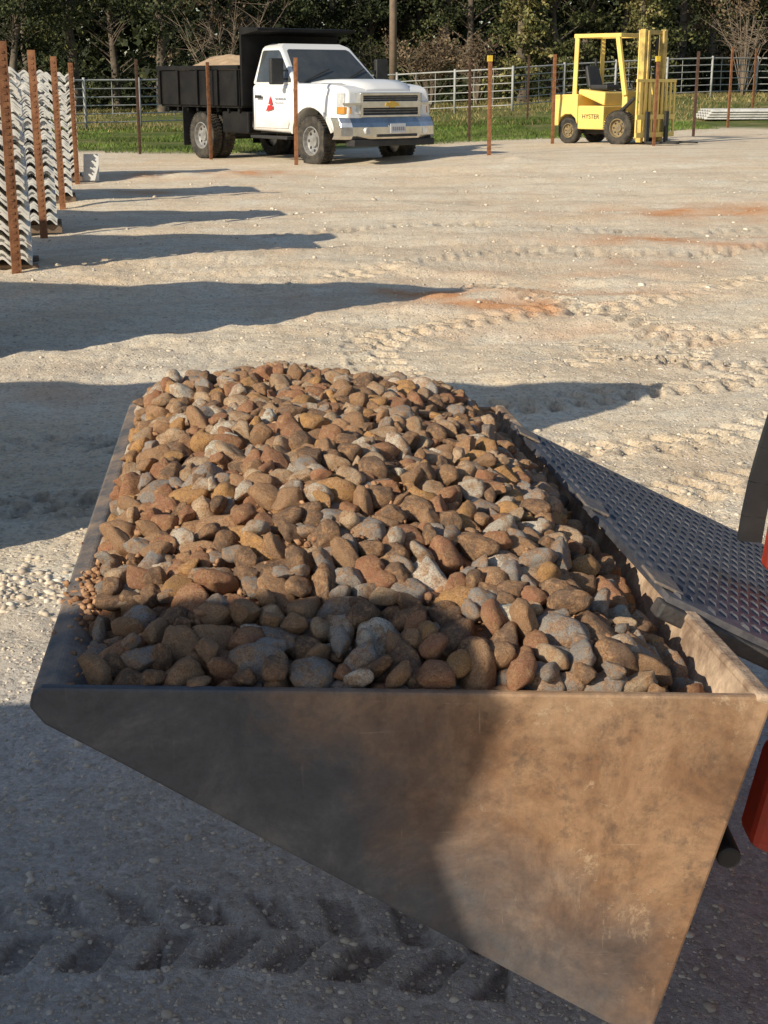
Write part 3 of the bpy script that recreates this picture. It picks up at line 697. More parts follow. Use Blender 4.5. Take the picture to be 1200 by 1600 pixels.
# ------------------------------------------------------------------ wheels
def wheel(parent, x, y, z, r, w, out, rimr=None, mat=None, name='wheel'):
    rimr = rimr or r*.58; h = w/2
    mb = MB(); mb.lathe_y([(rimr, -h*.9), (r*.86, -h), (r*.96, -h*.9), (r, -h*.7), (r, h*.7), (r*.96, h*.9), (r*.86, h), (rimr, h*.9)], (0, 0, 0), 40)
    for k in range(44):
        t = 2*math.pi*k/44
        for s in (-1, 1):
            tt = t+(.07 if s > 0 else 0); d = .035
            q = lambda rr, da, yy: (rr*math.cos(tt+da), yy, rr*math.sin(tt+da))
            y0, y1 = (s*h*.12, s*h*.86)
            mb.hexa([q(r-.004, -d, y0), q(r-.004, d, y0), q(r-.004, d, y1), q(r-.004, -d, y1)], [q(r+.012, -d, y0), q(r+.012, d, y0), q(r+.012, d, y1), q(r+.012, -d, y1)])
    o = mb.build(name, M['tyre'], parent); o.location = (x, y, z)
    mb = MB(); a = out
    mb.lathe_y([(rimr*1.0, a*h*.9), (rimr*.93, a*h*.92), (rimr*.86, a*h*.35), (rimr*.45, a*h*.2), (rimr*.40, a*h*.55), (.004, a*h*.6), (.004, -a*h*.2), (rimr*1.0, -a*h*.2)], (0, 0, 0), 32)
    mb.build('rim', mat or M['rim'], o, 0, False)
    mb = MB()
    for k in range(8):
        t = 2*math.pi*k/8; mb.tube((rimr*.66*math.cos(t), a*h*.27, rimr*.66*math.sin(t)), (rimr*.66*math.cos(t), a*h*.32, rimr*.66*math.sin(t)), rimr*.11, n=10)
    mb.build('rim_holes', M['plastic'], o)
    return o

# ------------------------------------------------------------------ dump truck
ang = R(-52); fw = Vector((math.cos(ang), math.sin(ang), 0)); lf = Vector((-fw.y, fw.x, 0))
WB = 3.50
p = G(488, 256); org = p-fw*WB+lf*.87
TS = 1.06
truck = thing('dump_truck', 'white dump truck with black dump bed parked at the back of the yard', 'truck', (org.x, org.y, float(gz(org.x, org.y))+.0), ang)
arc = [(3.5+.54*math.cos(R(a)), .43+.54*math.sin(R(a))) for a in range(171, 5, -12)]
low = [(1.64, .55), (1.64, 1.33), (2.3, 1.34), (2.95, 1.35), (3.4, 1.35), (3.9, 1.34), (4.2, 1.31), (4.34, 1.26), (4.39, 1.18), (4.40, .85), (4.38, .62), (4.2, .55), (4.06, .52)]+arc[::-1]+[(2.9, .52)]
def hwf(x, z):
    w = .985-.05*max(0, (z-1.0)/.3)
    if x > 3.3: w -= .09*((x-3.3)/1.1)**2
    if z < .7: w -= .03*(.7-z)/.2
    return w
o = MB().loft(low, hwf).build('cab_body', M['white'], truck, .06); o.modifiers[0].segments = 4; o.data.shade_smooth()
o.modifiers.new('wn', 'WEIGHTED_NORMAL')
hx = [(2.98, 1.36, .66), (3.4, 1.405, .66), (3.9, 1.40, .62), (4.22, 1.345, .56), (4.36, 1.25, .50)]
vs = []
for x, z, w in hx: vs += [(x, -w, z-.05), (x, -w*.90, z+.005), (x, -w*.4, z+.018), (x, w*.4, z+.018), (x, w*.90, z+.005), (x, w, z-.05)]
fs = []
for i in range(len(hx)-1):
    for j in range(5): a = i*6+j; fs.append((a, a+1, a+7, a+6))
fs += [(0, 1, 2, 3, 4, 5), (24, 25, 26, 27, 28, 29)]
mb = MB(); mb.add(vs, fs); mb.build('hood_dome', M['white'], truck, .012, True)
gb = [(1.64, -.93, 1.325), (2.98, -.93, 1.325), (2.98, .93, 1.325), (1.64, .93, 1.325)]; gt = [(1.72, -.76, 1.95), (2.30, -.76, 1.95), (2.30, .76, 1.95), (1.72, .76, 1.95)]
mb = MB(); rt = [(1.82, -.60, 2.015), (2.18, -.60, 2.015), (2.18, .60, 2.015), (1.82, .60, 2.015)]
mb.add(gb+gt+rt, [(3, 2, 1, 0), (8, 9, 10, 11)]+[(i, (i+1) % 4, 4+(i+1) % 4, 4+i) for i in range(4)]+[(4+i, 4+(i+1) % 4, 8+(i+1) % 4, 8+i) for i in range(4)])
mb.build('cab_roof', M['white'], truck, .05)
def panel(parent, name, c00, c10, c11, c01, poly, off, mat, thick=.006, bevel=0):
    c00, c10, c11, c01 = map(Vector, (c00, c10, c11, c01)); nrm = (c10-c00).cross(c01-c00).normalized()
    pts = [c00.lerp(c10, u).lerp(c01.lerp(c11, u), v)+nrm*off for u, v in poly]; n = len(pts)
    vs = pts+[q+nrm*thick for q in pts]
    return MB().add(vs, [tuple(reversed(range(n))), tuple(range(n, 2*n))]+[(i, (i+1) % n, n+(i+1) % n, n+i) for i in range(n)]).build(name, mat, parent, bevel)
wpoly = [(.10, .07), (.93, .07), (.955, .14), (.93, .88), (.90, .92), (.16, .92), (.12, .86)]
panel(truck, 'side_window', gb[0], gb[1], gt[1], gt[0], wpoly, .004, M['glass'])
panel(truck, 'side_window', gb[2], gb[3], gt[3], gt[2], [(1-u, v) for u, v in wpoly][::-1], .004, M['glass'])
panel(truck, 'windshield', gb[1], gb[2], gt[2], gt[1], [(.05, .05), (.95, .05), (.96, .12), (.93, .90), (.90, .94), (.10, .94), (.07, .90), (.04, .12)], .004, M['glass'])
panel(truck, 'rear_window', gb[3], gb[0], gt[0], gt[3], [(.2, .2), (.8, .2), (.8, .9), (.2, .9)], .004, M['glass'])
for ws in ((-.75, -.05), (.1, .7)):
    mb = MB(); mb.bar((2.97, ws[0], 1.37), (2.76, ws[1], 1.59), .018, .018); mb.build('wiper', M['plastic'], truck)
for s in (-1, 1):
    d = MB()
    d.add([(x, s*(hwf(x, z)+.006), z) for x, z in ((1.78, .60), (2.80, .60), (2.93, .95), (2.93, 1.27), (1.78, 1.27))]+[(x, s*(hwf(x, z)-.02), z) for x, z in ((1.78, .60), (2.80, .60), (2.93, .95), (2.93, 1.27), (1.78, 1.27))],
          [(0, 1, 2, 3, 4), (9, 8, 7, 6, 5)]+[(i, 5+i, 5+(i+1) % 5, (i+1) % 5) for i in range(5)])
    door = d.build('door', M['white'], truck, .008)
    mb = MB(); mb.box(1.85, 2.03, s*1.0-.018, s*1.0+.012, 1.10, 1.15); mb.build('handle', M['plastic'], door, .005)
    mb = MB()
    mb.box(1.755-.006, 1.755+.006, s*.985-.012, s*.985+.004, .58, 1.25); mb.build('door_gap', M['plastic'], truck)
    f_ = lambda x, z, o=.0: (x, s*(hwf(x, z)+.010+o), z)
    mb = MB(); mb.add([f_(2.24, 1.0), f_(2.36, 1.0), f_(2.27, 1.15)], [(0, 1, 2)]); mb.build('logo', M['logo_red'], door)
    mb = MB(); mb.add([f_(2.16, .88), f_(2.38, .92), f_(2.37, .985), f_(2.23, .985)], [(0, 1, 2, 3)]); mb.build('logo', M['logo_red'], door)
    mb = MB()
    for (x0, x1, z0, z1) in ((2.44, 2.72, 1.08, 1.11), (2.44, 2.68, 1.02, 1.04)):
        xx = x0
        while xx < x1:
            ww = random.uniform(.02, .045); mb.add([f_(xx, z0), f_(xx+ww, z0), f_(xx+ww, z1), f_(xx, z1)], [(0, 1, 2, 3)]); xx += ww+.018
    mb.build('lettering', M['grey_decal'], door)
    mb = MB(); mb.box(2.66, 2.76, s*1.13-.13, s*1.13+.13, 1.33, 1.76); mir = mb.build('mirror', M['plastic'], truck, .025)
    mb = MB(); mb.bar((2.72, s*.9, 1.42), (2.72, s*1.1, 1.42), .04, .03); mb.bar((2.72, s*.9, 1.56), (2.72, s*1.1, 1.56), .04, .03); mb.build('mirror_arm', M['plastic'], mir)
    mb = MB(); mb.box(2.648, 2.662, s*1.13-.11, s*1.13+.11, 1.36, 1.73); mb.build('mirror_glass', M['chrome'], mir)
    hl = MB(); hl.hexa([(4.27, s*.60, .86), (4.43, s*.60, .86), (4.35, s*.91, .86), (4.16, s*.93, .86)], [(4.25, s*.60, 1.20), (4.42, s*.60, 1.20), (4.33, s*.895, 1.20), (4.14, s*.91, 1.20)])
    h_ = hl.build('headlight', M['lamp'], truck, .012)
    hl = MB(); hl.hexa([(4.30, s*.80, .87), (4.41, s*.80, .87), (4.362, s*.92, .87), (4.18, s*.94, .87)], [(4.30, s*.80, .98), (4.405, s*.80, .98), (4.357, s*.915, .98), (4.18, s*.935, .98)]); hl.build('turn_lens', M['amber'], h_, .004)
    hl = MB(); hl.box(4.33, 4.434, s*.76-.16, s*.76+.13, 1.01, 1.045); hl.build('lamp_divider', M['chrome'], h_)
    mb = MB(); pa = [(3.5+.565*math.cos(R(a)), .43+.565*math.sin(R(a))) for a in range(170, 9, -12)]
    for a_, b_ in zip(pa[:-1], pa[1:]): mb.bar((a_[0], s*(hwf(a_[0], a_[1])+.004), a_[1]), (b_[0], s*(hwf(b_[0], b_[1])+.004), b_[1]), .05, .05, (0, 1, 0))
    mb.build('wheel_arch', M['white'], truck)
    wheel(truck, WB, s*.87, .415, .415, .25, s)
    wheel(truck, 0, s*.92, .415, .415, .23, s); wheel(truck, 0, s*.64, .415, .415, .23, s)
    mb = MB(); mb.box(1.7, 2.85, s*.93-.1, s*.93+.06, .42, .47); mb.build('running_board', M['plastic'], truck, .01)
    mb = MB(); mb.box(.62, 1.5, s*.72-.22, s*.72+.22, .48, .86); mb.build('side_tank', M['black'], truck, .03)
    mb = MB(); mb.box(-.56, -.54, s*.78-.30, s*.78+.30, .22, .92); mb.build('mud_flap', M['rubber'], truck)
mb = MB(); mb.box(4.385, 4.415, -.60, .60, .83, 1.19); mb.build('grille', M['plastic'], truck)
mb = MB(); mb.box(4.412, 4.445, -.61, .61, 1.16, 1.205); mb.box(4.412, 4.445, -.61, .61, .81, .85); mb.box(4.412, 4.466, -.62, .62, .965, 1.07)
mb.box(4.412, 4.442, -.63, -.58, .81, 1.205); mb.box(4.412, 4.442, .58, .63, .81, 1.205); mb.build('grille_trim', M['chrome'], truck, .006)
mb = MB()
for z in (.885, .93, 1.095, 1.13): mb.box(4.414, 4.424, -.58, .58, z, z+.006)
mb.build('grille_mesh', M['rim'], truck)
mb = MB(); bt = [(-.15, -.028), (-.05, -.028), (-.05, -.05), (.05, -.05), (.05, -.028), (.15, -.028), (.125, .028), (.05, .028), (.05, .05), (-.05, .05), (-.05, .028), (-.125, .028)]
n = len(bt); mb.add([(4.467, y, 1.017+z) for y, z in bt]+[(4.482, y, 1.017+z) for y, z in bt], [tuple(range(n)), tuple(reversed(range(n, 2*n)))]+[(i, n+i, n+(i+1) % n, (i+1) % n) for i in range(n)])
mb.build('emblem', M['gold'], truck)
plan = [(4.18, 1.01), (4.38, 1.0), (4.52, .86), (4.60, .5), (4.62, 0), (4.60, -.5), (4.52, -.86), (4.38, -1.0), (4.18, -1.01), (4.18, -.93), (4.30, -.9), (4.42, 0), (4.30, .9), (4.18, .93)]
mb = MB(); n = len(plan); rings = [(.46, -.05), (.52, 0), (.66, .0), (.73, -.03), (.81, -.09)]
vs = []
for z, dx in rings: vs += [(x+dx, y, z) for x, y in plan]
fs = [tuple(range(n)), tuple(reversed(range(4*n, 5*n)))]
for r_ in range(4): fs += [(r_*n+i, (r_+1)*n+i, (r_+1)*n+(i+1) % n, r_*n+(i+1) % n) for i in range(n)]
mb.add(vs, fs); mb.build('front_bumper', M['chrome'], truck, .012)
mb = MB(); mb.box(4.30, 4.56, -.86, .86, .35, .458); mb.build('valance', M['plastic'], truck, .02)
mb = MB(); mb.box(4.56, 4.624, -.42, .42, .50, .545); mb.build('bumper_intake', M['plastic'], truck, .004)
for s in (-1, 1):
    mb = MB(); mb.tube((4.50, s*.62, .60), (4.60, s*.60, .60), .06, n=14); mb.build('fog_lamp', M['lamp'], truck)
mb = MB(); mb.box(4.622, 4.635, -.16, .16, .56, .71); lp = mb.build('licence_plate', M['plate'], truck, .004)
mb = MB()
for k in range(6): mb.box(4.636, 4.639, -.125+k*.045, -.095+k*.045, .60, .66)
mb.build('plate_characters', M['grey_decal'], lp)
mb = MB(); mb.box(-1.2, 4.2, -.45, -.33, .52, .72); mb.box(-1.2, 4.2, .33, .45, .52, .72); mb.tube((WB, -.8, .42), (WB, .8, .42), .06); mb.tube((0, -.8, .42), (0, .8, .42), .09); mb.box(2.9, 4.15, -.6, .6, .45, 1.1); mb.box(1.7, 2.9, -.8, .8, .5, .6)
mb.build('chassis', M['plastic'], truck)
BT = 1.58
mb = MB(); mb.box(-1.45, 1.42, -1.02, 1.02, .92, 1.02)
for x in np.arange(-1.3, 1.4, .36): mb.box(x, x+.06, -.98, .98, .84, .918)
mb.build('bed_floor', M['black'], truck, .008)
for s in (-1, 1):
    mb = MB(); mb.box(-1.45, 1.42, s*1.03-.03, s*1.03+.03, .96, BT); mb.box(-1.47, 1.44, s*1.04-.06, s*1.04+.06, BT+.002, BT+.08)
    for x in (-1.40, -.72, -.02, .68, 1.34): mb.box(x, x+.07, s*1.06+(.002 if s > 0 else -.05), s*1.06+(.05 if s > 0 else -.002), .96, BT)
    mb.build('bed_side', M['black'], truck, .008)
mb = MB(); mb.box(-1.52, -1.46, -1.04, 1.04, .96, BT); mb.box(-1.56, -1.525, -.95, .95, 1.3, 1.36); mb.build('tailgate', M['black'], truck, .01)
mb = MB(); mb.box(1.44, 1.50, -1.05, 1.05, .96, 2.28); mb.hexa([(1.502, -1.06, 2.16), (2.05, -1.06, 2.22), (2.05, 1.06, 2.22), (1.502, 1.06, 2.16)], [(1.44, -1.06, 2.30), (2.05, -1.06, 2.27), (2.05, 1.06, 2.27), (1.44, 1.06, 2.30)])
mb.build('headboard', M['black'], truck, .008)
truck.scale = (TS, TS, TS)
ldo = thing('dirt_load', 'pale brown load of dirt showing above the black dump bed', 'dirt', truck.matrix_basis @ Vector((-.2, 0, 1.03)), ang)
nx, ny = 40, 28; xs = np.linspace(-1.25, 1.4, nx); yy = np.linspace(-.98, .98, ny); XX, YY = np.meshgrid(xs, yy)
ZZ = .46+.42*np.clip(1-((XX+.1)/1.5)**2, 0, 1)*np.clip(1-(YY/1.15)**2, 0, 1)+.10*vn(XX, YY, .3, 31)+.05*vn(XX, YY, .1, 32)
V = np.stack([XX, YY, ZZ], 2).reshape(-1, 3); ii = np.arange(nx*ny).reshape(ny, nx); Fq = np.stack([ii[:-1, :-1].ravel(), ii[:-1, 1:].ravel(), ii[1:, 1:].ravel(), ii[1:, :-1].ravel()], 1)
link('dirt_heap', np_mesh('dirt_heap', V, Fq), M['load'], ldo, smooth=True)

# ------------------------------------------------------------------ forklift
fa = R(-45); fw = Vector((math.cos(fa), math.sin(fa), 0)); lf = Vector((-fw.y, fw.x, 0))
p = G(967, 227); org = p+lf*.50
fk = thing('forklift', 'yellow forklift with overhead guard and raised mast parked before the far fence', 'forklift', (org.x, org.y, float(gz(org.x, org.y))), fa)
mb = MB(); RX = -1.34
mb.loft([(x*.925, z) for x, z in [(-2.0, .55), (-1.98, .90), (-1.88, 1.0), (-1.186, 1.02), (-1.186, .48), (-1.20, .40), (-1.24, .52), (-1.36, .60), (-1.54, .60), (-1.68, .52), (-1.74, .36), (-1.92, .36)]], lambda x, z: .54-.10*max(0, (-1.5-x)/.4)**2)
mb.build('counterweight', M['yellow'], fk, .05)
mb = MB(); mb.box(-1.094, -.42, -.52, .52, .30, .78); mb.box(-.418, .12, -.50, .50, .28, .48); mb.build('body', M['yellow'], fk, .02)
mb = MB(); mb.hexa([(-1.2, -.40, 1.022), (-.5, -.40, .782), (-.5, .40, .782), (-1.2, .40, 1.022)], [(-1.2, -.38, 1.12), (-.5, -.38, 1.06), (-.5, .38, 1.06), (-1.2, .38, 1.12)]); mb.build('hood', M['yellow'], fk, .03)
mb = MB(); mb.hexa([(.0, -.48, .482), (.16, -.48, .482), (.16, .48, .482), (.0, .48, .482)], [(-.02, -.44, 1.12), (.10, -.44, 1.08), (.10, .44, 1.08), (-.02, .44, 1.12)]); mb.build('front_cowl', M['yellow'], fk, .02)
mb = MB(); mb.box(-1.02, -.56, -.24, .24, 1.10, 1.21); mb.hexa([(-1.10, -.24, 1.14), (-.99, -.24, 1.14), (-.99, .24, 1.14), (-1.10, .24, 1.14)], [(-1.22, -.20, 1.60), (-1.13, -.20, 1.60), (-1.13, .20, 1.60), (-1.22, .20, 1.60)]); mb.build('seat', M['seat'], fk, .035)
mb = MB(); mb.tube((-.02, 0, 1.05), (-.16, 0, 1.28), .025)
for k in range(20):
    t0, t1 = 2*math.pi*k/20, 2*math.pi*(k+1)/20; f_ = lambda t: Vector((-.16, 0, 1.28))+Vector((.55, 0, .83)).normalized()*math.cos(t)*.17+Vector((0, 1, 0))*math.sin(t)*.17
    mb.tube(f_(t0), f_(t1), .014, n=6)
mb.build('steering_wheel', M['plastic'], fk, 0, True)
mb = MB()
for s in (-1, 1):
    mb.bar((-1.24, s*.46, 1.0), (-1.22, s*.45, 2.17), .07, .09); mb.bar((.08, s*.47, 1.0), (-.17, s*.45, 2.17), .07, .10); mb.bar((-1.28, s*.45, 2.19), (-.10, s*.45, 2.19), .08, .08)
mb.box(-1.29, -1.22, -.48, .48, 2.15, 2.23); mb.box(-.15, -.08, -.48, .48, 2.15, 2.23)
for y in (-.30, -.15, 0, .15, .30): mb.box(-1.219, -.151, y-.018, y+.018, 2.17, 2.21)
mb.build('overhead_guard', M['yellow'], fk, .008)
mb = MB()
for s in (-1, 1):
    mb.box(.34, .46, s*.36-.04, s*.36+.04, .06, 2.30); mb.box(.37, .49, s*.27-.035, s*.27+.035, .08, 2.27)
mb.box(.34, .44, -.32, .32, 2.20, 2.28); mb.box(.335, .40, -.32, .32, 1.25, 1.33); mb.box(.335, .40, -.32, .32, .25, .37)
mb.build('mast', M['mast'], fk, .006)
for s in (-1, 1): MB().tube((.40, s*.12, .15), (.40, s*.12, 2.1), .035).build('lift_cylinder', M['plastic'], fk)
for s in (-1, 1): MB().box(.31, .338, s*.36-.045, s*.36+.045, .10, 2.28).build('mast_channel', M['yellow'], fk, .004)
for s in (-1, 1): MB().tube((.36, s*.52, .95), (-.05, s*.52, .62), .04).build('tilt_cylinder', M['plastic'], fk)
mb = MB(); BWD = .68
mb.box(.50, .55, -BWD, BWD, .16, .26); mb.box(.50, .55, -BWD, BWD, .52, .62); mb.box(.50, .54, -BWD-.02, BWD+.02, 1.26, 1.32)
for y in np.linspace(-BWD+.02, BWD-.02, 10): mb.box(.505, .537, y-.026, y+.026, .622, 1.258)
for y in np.linspace(-BWD+.02, BWD-.02, 6): mb.box(.505, .537, y-.026, y+.026, .262, .518)
mb.build('load_backrest', M['yellow'], fk, .004)
for s in (-1, 1):
    mb = MB(); mb.box(.552, .60, s*.34-.055, s*.34+.055, .05, .68); mb.box(.602, 1.35, s*.34-.055, s*.34+.055, .05, .085); mb.build('fork', M['plastic'], fk, .006)
for s in (-1, 1):
    wheel(fk, 0, s*.50, .345, .345, .22, s, .19, M['dirtyrim']); wheel(fk, RX, s*.44, .265, .265, .18, s, .15, M['dirtyrim'])
mb = MB(); mb.box(-1.5, .1, -.30, .30, .2, .34); mb.build('undercarriage', M['plastic'], fk)
mb = MB(); mb.tube((-1.15, .3, 1.1), (-1.3, .3, 1.75), .03); mb.build('exhaust_pipe', M['plastic'], fk)
def text(txt, size, parent, mat, M4, name='lettering'):
    cu = bpy.data.curves.new('t', 'FONT'); cu.body = txt; cu.size = size; cu.extrude = .003; cu.align_x = 'CENTER'
    o = bpy.data.objects.new('t', cu); C.objects.link(o); dg = bpy.context.evaluated_depsgraph_get(); dg.update()
    me = bpy.data.meshes.new_from_object(o.evaluated_get(dg)); bpy.data.objects.remove(o); me.transform(M4); me.materials.clear()
    return link(name, me, mat, parent)
text('HYSTER', .13, fk, M['plastic'], Matrix.Translation((-.75, -.5235, .52)) @ Matrix.Rotation(R(90), 4, 'X'))
text('HYSTER', .13, fk, M['plastic'], Matrix.Translation((-.75, .5235, .52)) @ Matrix.Rotation(R(180), 4, 'Z') @ Matrix.Rotation(R(90), 4, 'X'))

# ------------------------------------------------------------------ vegetation
def leaves(name, cen, size, stretch=1.7):
    n = len(cen); a = RNG.standard_normal((n, 3)); a /= np.linalg.norm(a, axis=1)[:, None]
    b = RNG.standard_normal((n, 3)); b -= (a*b).sum(1)[:, None]*a; b /= np.linalg.norm(b, axis=1)[:, None]
    a = a*(size*stretch/2)[:, None]; b = b*(size/2)[:, None]
    V = np.stack([cen-a, cen-b*.9, cen+a, cen+b*.9], 1).reshape(-1, 3)
    return np_mesh(name, V, np.arange(4*n).reshape(n, 4))
def make_tree(seed, hgt, spread, base, nclump, per, leafsize, kind):
    rs = random.Random(seed); mb = MB(); cen = []
    lean = Vector((rs.uniform(-.05, .05), rs.uniform(-.05, .05), 0)); prev = Vector((0, 0, -.2)); r = .10+.018*hgt
    for i in range(1, 9):
        z = hgt*i/8; q = Vector((lean.x*z+rs.gauss(0, .06), lean.y*z+rs.gauss(0, .06), z)); rr = r*(1-i/9)
        mb.tube(prev, q, r*(1-(i-1)/9), rr, 8, False); prev = q
    for k in range(nclump):
        z = base+(hgt-base)*rs.random()**.8; t = (z-base)/(hgt-base)
        w = spread*(.55+.6*math.sin(math.pi*min(1, t*.8+.25)))*math.sqrt(rs.random()) if kind != 'conifer' else spread*(1.05-t)*(.35+.65*rs.random())
        an = rs.uniform(0, 6.283); c = Vector((lean.x*z+w*math.cos(an), lean.y*z+w*math.sin(an), z-(.15*w if kind == 'conifer' else 0)))
        s0 = Vector((lean.x*z, lean.y*z, max(.4, z-w*(.1 if kind == 'conifer' else .5))))
        mid = s0.lerp(c, .5)+Vector((0, 0, .12*w)); mb.tube(s0, mid, .022+.01*w, .016, 5, False); mb.tube(mid, c, .016, .006, 5, False)
        n = int(per*rs.uniform(.5, 1.4)); sg = rs.uniform(.22, .5)
        pts = RNG.standard_normal((n, 3))*np.array([sg, sg, sg*.55])+np.array(c)
        if kind == 'conifer': tt = RNG.random((n, 1)); pts = np.array(s0)*(1-tt)+np.array(c)*tt+RNG.standard_normal((n, 3))*np.array([.14, .14, .10])
        cen.append(pts)
    return mb, np.concatenate(cen)
tree_protos = {}
def tree(px, py, kind, label, sc=1, rz=None):
    spec = {'broad': (11, 9, 2.3, 1.3, 60, 140, 'leaf_dark'), 'broad2': (12, 10, 2.0, 2.2, 46, 130, 'leaf_mid'), 'conifer': (13, 8, 1.9, .7, 80, 110, 'leaf_pale'), 'bushy': (14, 6, 2.2, .5, 60, 140, 'leaf_mid'), 'dark2': (15, 8, 2.6, .6, 70, 150, 'leaf_dark'), 'tan': (16, 8, 2.0, 1.0, 50, 80, 'leaf_brown')}[kind]
    p = G(px, py); p.z -= .05
    if rz is None: rz = random.uniform(0, 6.28)
    if kind not in tree_protos:
        sd, h, sp, ba, nc_, per, lm = spec
        mb, cen = make_tree(sd, h, sp, ba, nc_, per, .2, 'conifer' if kind == 'conifer' else 'broad')
        t = thing('tree', label, 'tree', p, rz, 'trees along the edge of the wood')
        a = mb.build('trunk', M['bark'], t, 0, True); b = link('crown', leaves('crown', cen, RNG.uniform(.06, .15, len(cen))), M[lm], t)
        tree_protos[kind] = (t, a, b)
    else:
        t0, a0, b0 = tree_protos[kind]; t = t0.copy(); C.objects.link(t); t.location = p; t.rotation_euler = (0, 0, rz); tag(t, label, 'tree')
        for q in (a0, b0): c = q.copy(); C.objects.link(c); c.parent = t
    t.scale = (sc, sc, sc); return t
tree(20, 178, 'dark2', 'dark leafy tree at the far left edge of the wood', .9)
tree(45, 172, 'broad', 'tree with bare lower trunk behind the guardrail stacks')
tree(120, 176, 'broad2', 'olive green tree left of the dump truck bed')
tree(185, 172, 'dark2', 'dark tree behind the left end of the pipe fence')
tree(255, 176, 'broad', 'dark tree directly behind the rear of the dump bed')
tree(335, 172, 'tan', 'tan sparse tree rising left of the raised headboard of the truck')
tree(420, 170, 'dark2', 'dark tree behind the white truck cab')
tree(520, 168, 'broad', 'dark tree behind the truck roof, left of the utility pole')
tree(570, 166, 'dark2', 'dark tree just left of the utility pole')
tree(655, 160, 'tan', 'tan sparse tree just right of the utility pole')
tree(700, 158, 'broad2', 'olive tree behind the pale twiggy bush')
tree(735, 158, 'broad', 'dark tree behind the low bare bush')
tree(815, 160, 'conifer', 'pale feathery evergreen standing between truck and forklift', 1.05)
tree(870, 156, 'bushy', 'green bushy tree right of the feathery evergreen')
tree(905, 152, 'dark2', 'dark tree left of the forklift guard')
tree(965, 150, 'bushy', 'yellow green bushy tree above the forklift roof')
tree(1000, 150, 'conifer', 'pale evergreen behind the forklift mast', .9)
tree(1060, 146, 'broad', 'dark tree just right of the forklift mast')
tree(1110, 146, 'tan', 'tan sparse tree behind the right hand posts')
tree(1150, 145, 'bushy', 'green bushy tree near the right edge of the wood')
tree(1205, 145, 'broad2', 'tree at the right edge of the wood')
def twig_bush(px, py, hgt, label, n=26, mat='twig', leafm=None):
    p = G(px, py); t = thing('bare_bush', label, 'bush', p); mb = MB(); rs = random.Random(px)
    tips = []
    for k in range(n):
        an = rs.uniform(0, 6.28); sp = rs.uniform(.1, .75)*hgt; a = Vector((0, 0, -.05)); b = Vector((math.cos(an)*sp*.4, math.sin(an)*sp*.4, hgt*rs.uniform(.35, .6))); c = Vector((math.cos(an)*sp, math.sin(an)*sp, hgt*rs.uniform(.6, 1.05)))
        mb.tube(a, b, .024, .016, 5, False); mb.tube(b, c, .016, .006, 5, False)
        for j in range(9):
            s0 = b.lerp(c, rs.random()); e = s0+Vector((rs.gauss(0, .3), rs.gauss(0, .3), rs.uniform(.0, .45)))*hgt*.45; mb.tube(s0, e, .010, .004, 4, False); tips.append(e); tips.append(s0.lerp(e, .6))
    mb.build('branches', M[mat], t, 0, False)
    if leafm:
        cen = np.repeat(np.array([tuple(q) for q in tips]), 5, 0)+RNG.standard_normal((len(tips)*5, 3))*.1
        link('leaves', leaves('leaves', cen, RNG.uniform(.05, .11, len(cen))), M[leafm], t)
twig_bush(672, 168, 2.8, 'pale twiggy bare bush right of the utility pole', 36, 'twig', 'leaf_brown')
twig_bush(1160, 150, 3.6, 'thin bare bush with bent twigs near the right edge', 18)
twig_bush(352, 178, 4.8, 'tall bare twiggy bush left of the truck headboard', 12)
twig_bush(590, 168, 3.0, 'brownish bush at the foot of the utility pole', 20, 'bark', 'leaf_mid')
twig_bush(745, 164, 2.6, 'low bare bush left of the pale feathery evergreen', 20, 'twig', 'leaf_brown')
def wood_mass(n):
    x = RNG.uniform(-75, 75, n); y = 82+RNG.uniform(0, 26, n)+6*vn(x, x*0, 5, 41)
    z = RNG.random(n)**.9*14+.2
    return np.stack([x, y, z], 1)
cen = wood_mass(95000); me = leaves('wood', cen, RNG.uniform(.28, .85, len(cen)), 1.4)
tag(link('wood', me, M['leaf_wood']), 'dense dark wood closing off the back of the yard', 'wood', kind='stuff')
n = 26000; x = RNG.uniform(-40, 40, n); y = 72+RNG.uniform(0, 6, n); z = gz(x, y)+RNG.random(n)**1.6*(1.8+1.8*vn(x, y*0, 3, 43))+.05
tag(link('undergrowth', leaves('undergrowth', np.stack([x, y, z], 1), RNG.uniform(.10, .26, n)), M['leaf_dark']), 'tangled undergrowth along the foot of the wood', 'undergrowth', kind='stuff')
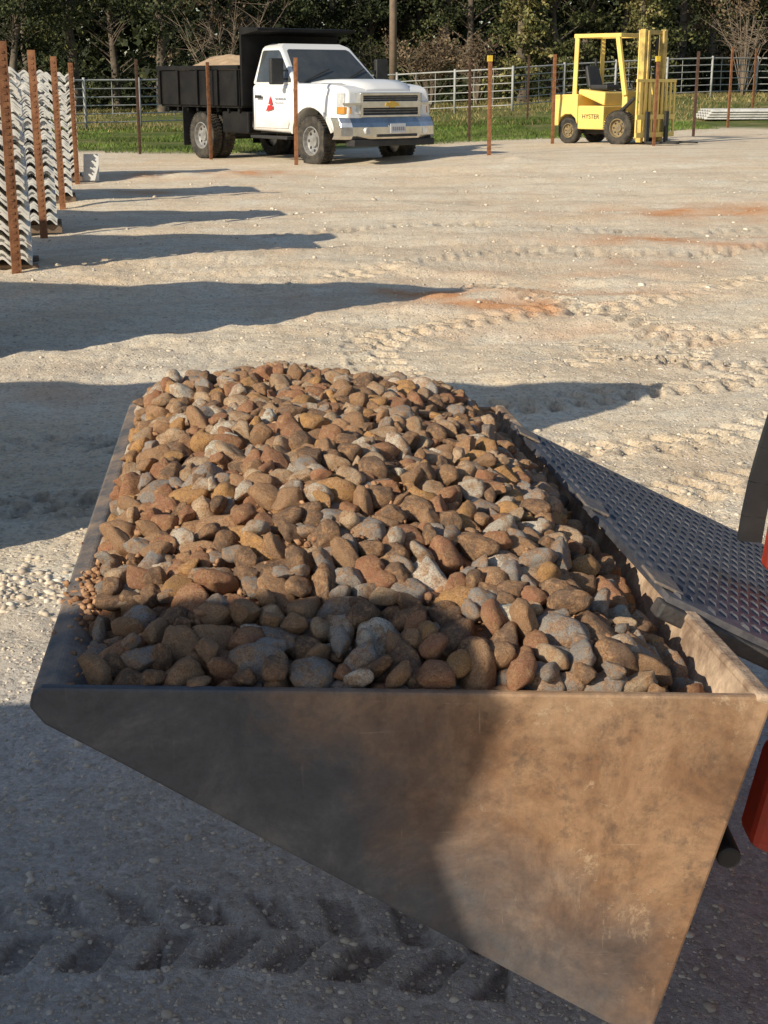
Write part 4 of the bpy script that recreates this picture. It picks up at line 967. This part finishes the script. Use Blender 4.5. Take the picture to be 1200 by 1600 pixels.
def blades(n, xf, yf, hgt, w):
    x, y = xf, yf; z = gz(x, y); an = RNG.uniform(0, 6.28, n); dx, dy = np.cos(an)*w, np.sin(an)*w; hh = hgt*RNG.uniform(.4, 1.2, n)
    V = np.stack([np.stack([x-dx, y-dy, z-.03], 1), np.stack([x+dx, y+dy, z-.03], 1), np.stack([x+RNG.normal(0, .7, n)*hh, y+RNG.normal(0, .7, n)*hh, z+hh], 1)], 1).reshape(-1, 3)
    return np_mesh('grass', V, np.arange(3*n).reshape(n, 3))
n = 90000; y = RNG.uniform(30, 48, n); x = RNG.uniform(-15, 9, n)
k = (y > gline(x, y)+.3) & (vn(x, y, 1.6, 44) > -.15); x, y = x[k], y[k]
tag(link('grass', blades(len(x), x, y, .08, .016), M['grass']), 'short green grass growing in front of the pipe fence', 'grass', kind='stuff')
n = 40000; y = RNG.uniform(44, 78, n); x = RNG.uniform(-22, 26, n); k = vn(x, y, 3, 45) > -.2; x, y = x[k], y[k]
tag(link('dry_grass', blades(len(x), x, y, .14, .02), M['drygrass']), 'pale dry grass in the field behind the fence', 'grass', kind='stuff')

# ------------------------------------------------------------------ light and camera
W = bpy.data.worlds.new('World'); bpy.context.scene.world = W; W.use_nodes = True
nt = W.node_tree; bg = nt.nodes['Background']; sky = nt.nodes.new('ShaderNodeTexSky'); sky.sky_type = 'NISHITA'; sky.sun_disc = False
tow = Vector((-SUNH[0]*math.cos(EL), -SUNH[1]*math.cos(EL), math.sin(EL)))
sky.sun_elevation = EL; sky.sun_rotation = math.atan2(tow.x, tow.y); sky.air_density = 1.0; sky.dust_density = .6
nt.links.new(sky.outputs[0], bg.inputs[0]); bg.inputs[1].default_value = .105
sl = bpy.data.lights.new('sun', 'SUN'); sl.energy = 5.0; sl.angle = R(.45); sl.color = (1, .90, .72)
so = bpy.data.objects.new('sun', sl); C.objects.link(so); so.rotation_euler = (-tow).to_track_quat('-Z', 'Y').to_euler(); so.location = (-20, -5, 12)
cd = bpy.data.cameras.new('camera'); cd.sensor_fit = 'VERTICAL'; cd.sensor_height = 32; cd.sensor_width = 24; cd.lens = F/1600*32; cd.clip_end = 1500; cd.clip_start = .05
co = bpy.data.objects.new('camera', cd); C.objects.link(co); co.location = (0, 0, CH); co.rotation_euler = (R(90)-TH, 0, 0)
bpy.context.scene.camera = co
sc = bpy.context.scene; sc.view_settings.view_transform = 'Standard'; sc.view_settings.look = 'None'; sc.view_settings.exposure = 0
print('rocks', len(rocks), 'top', top_n)
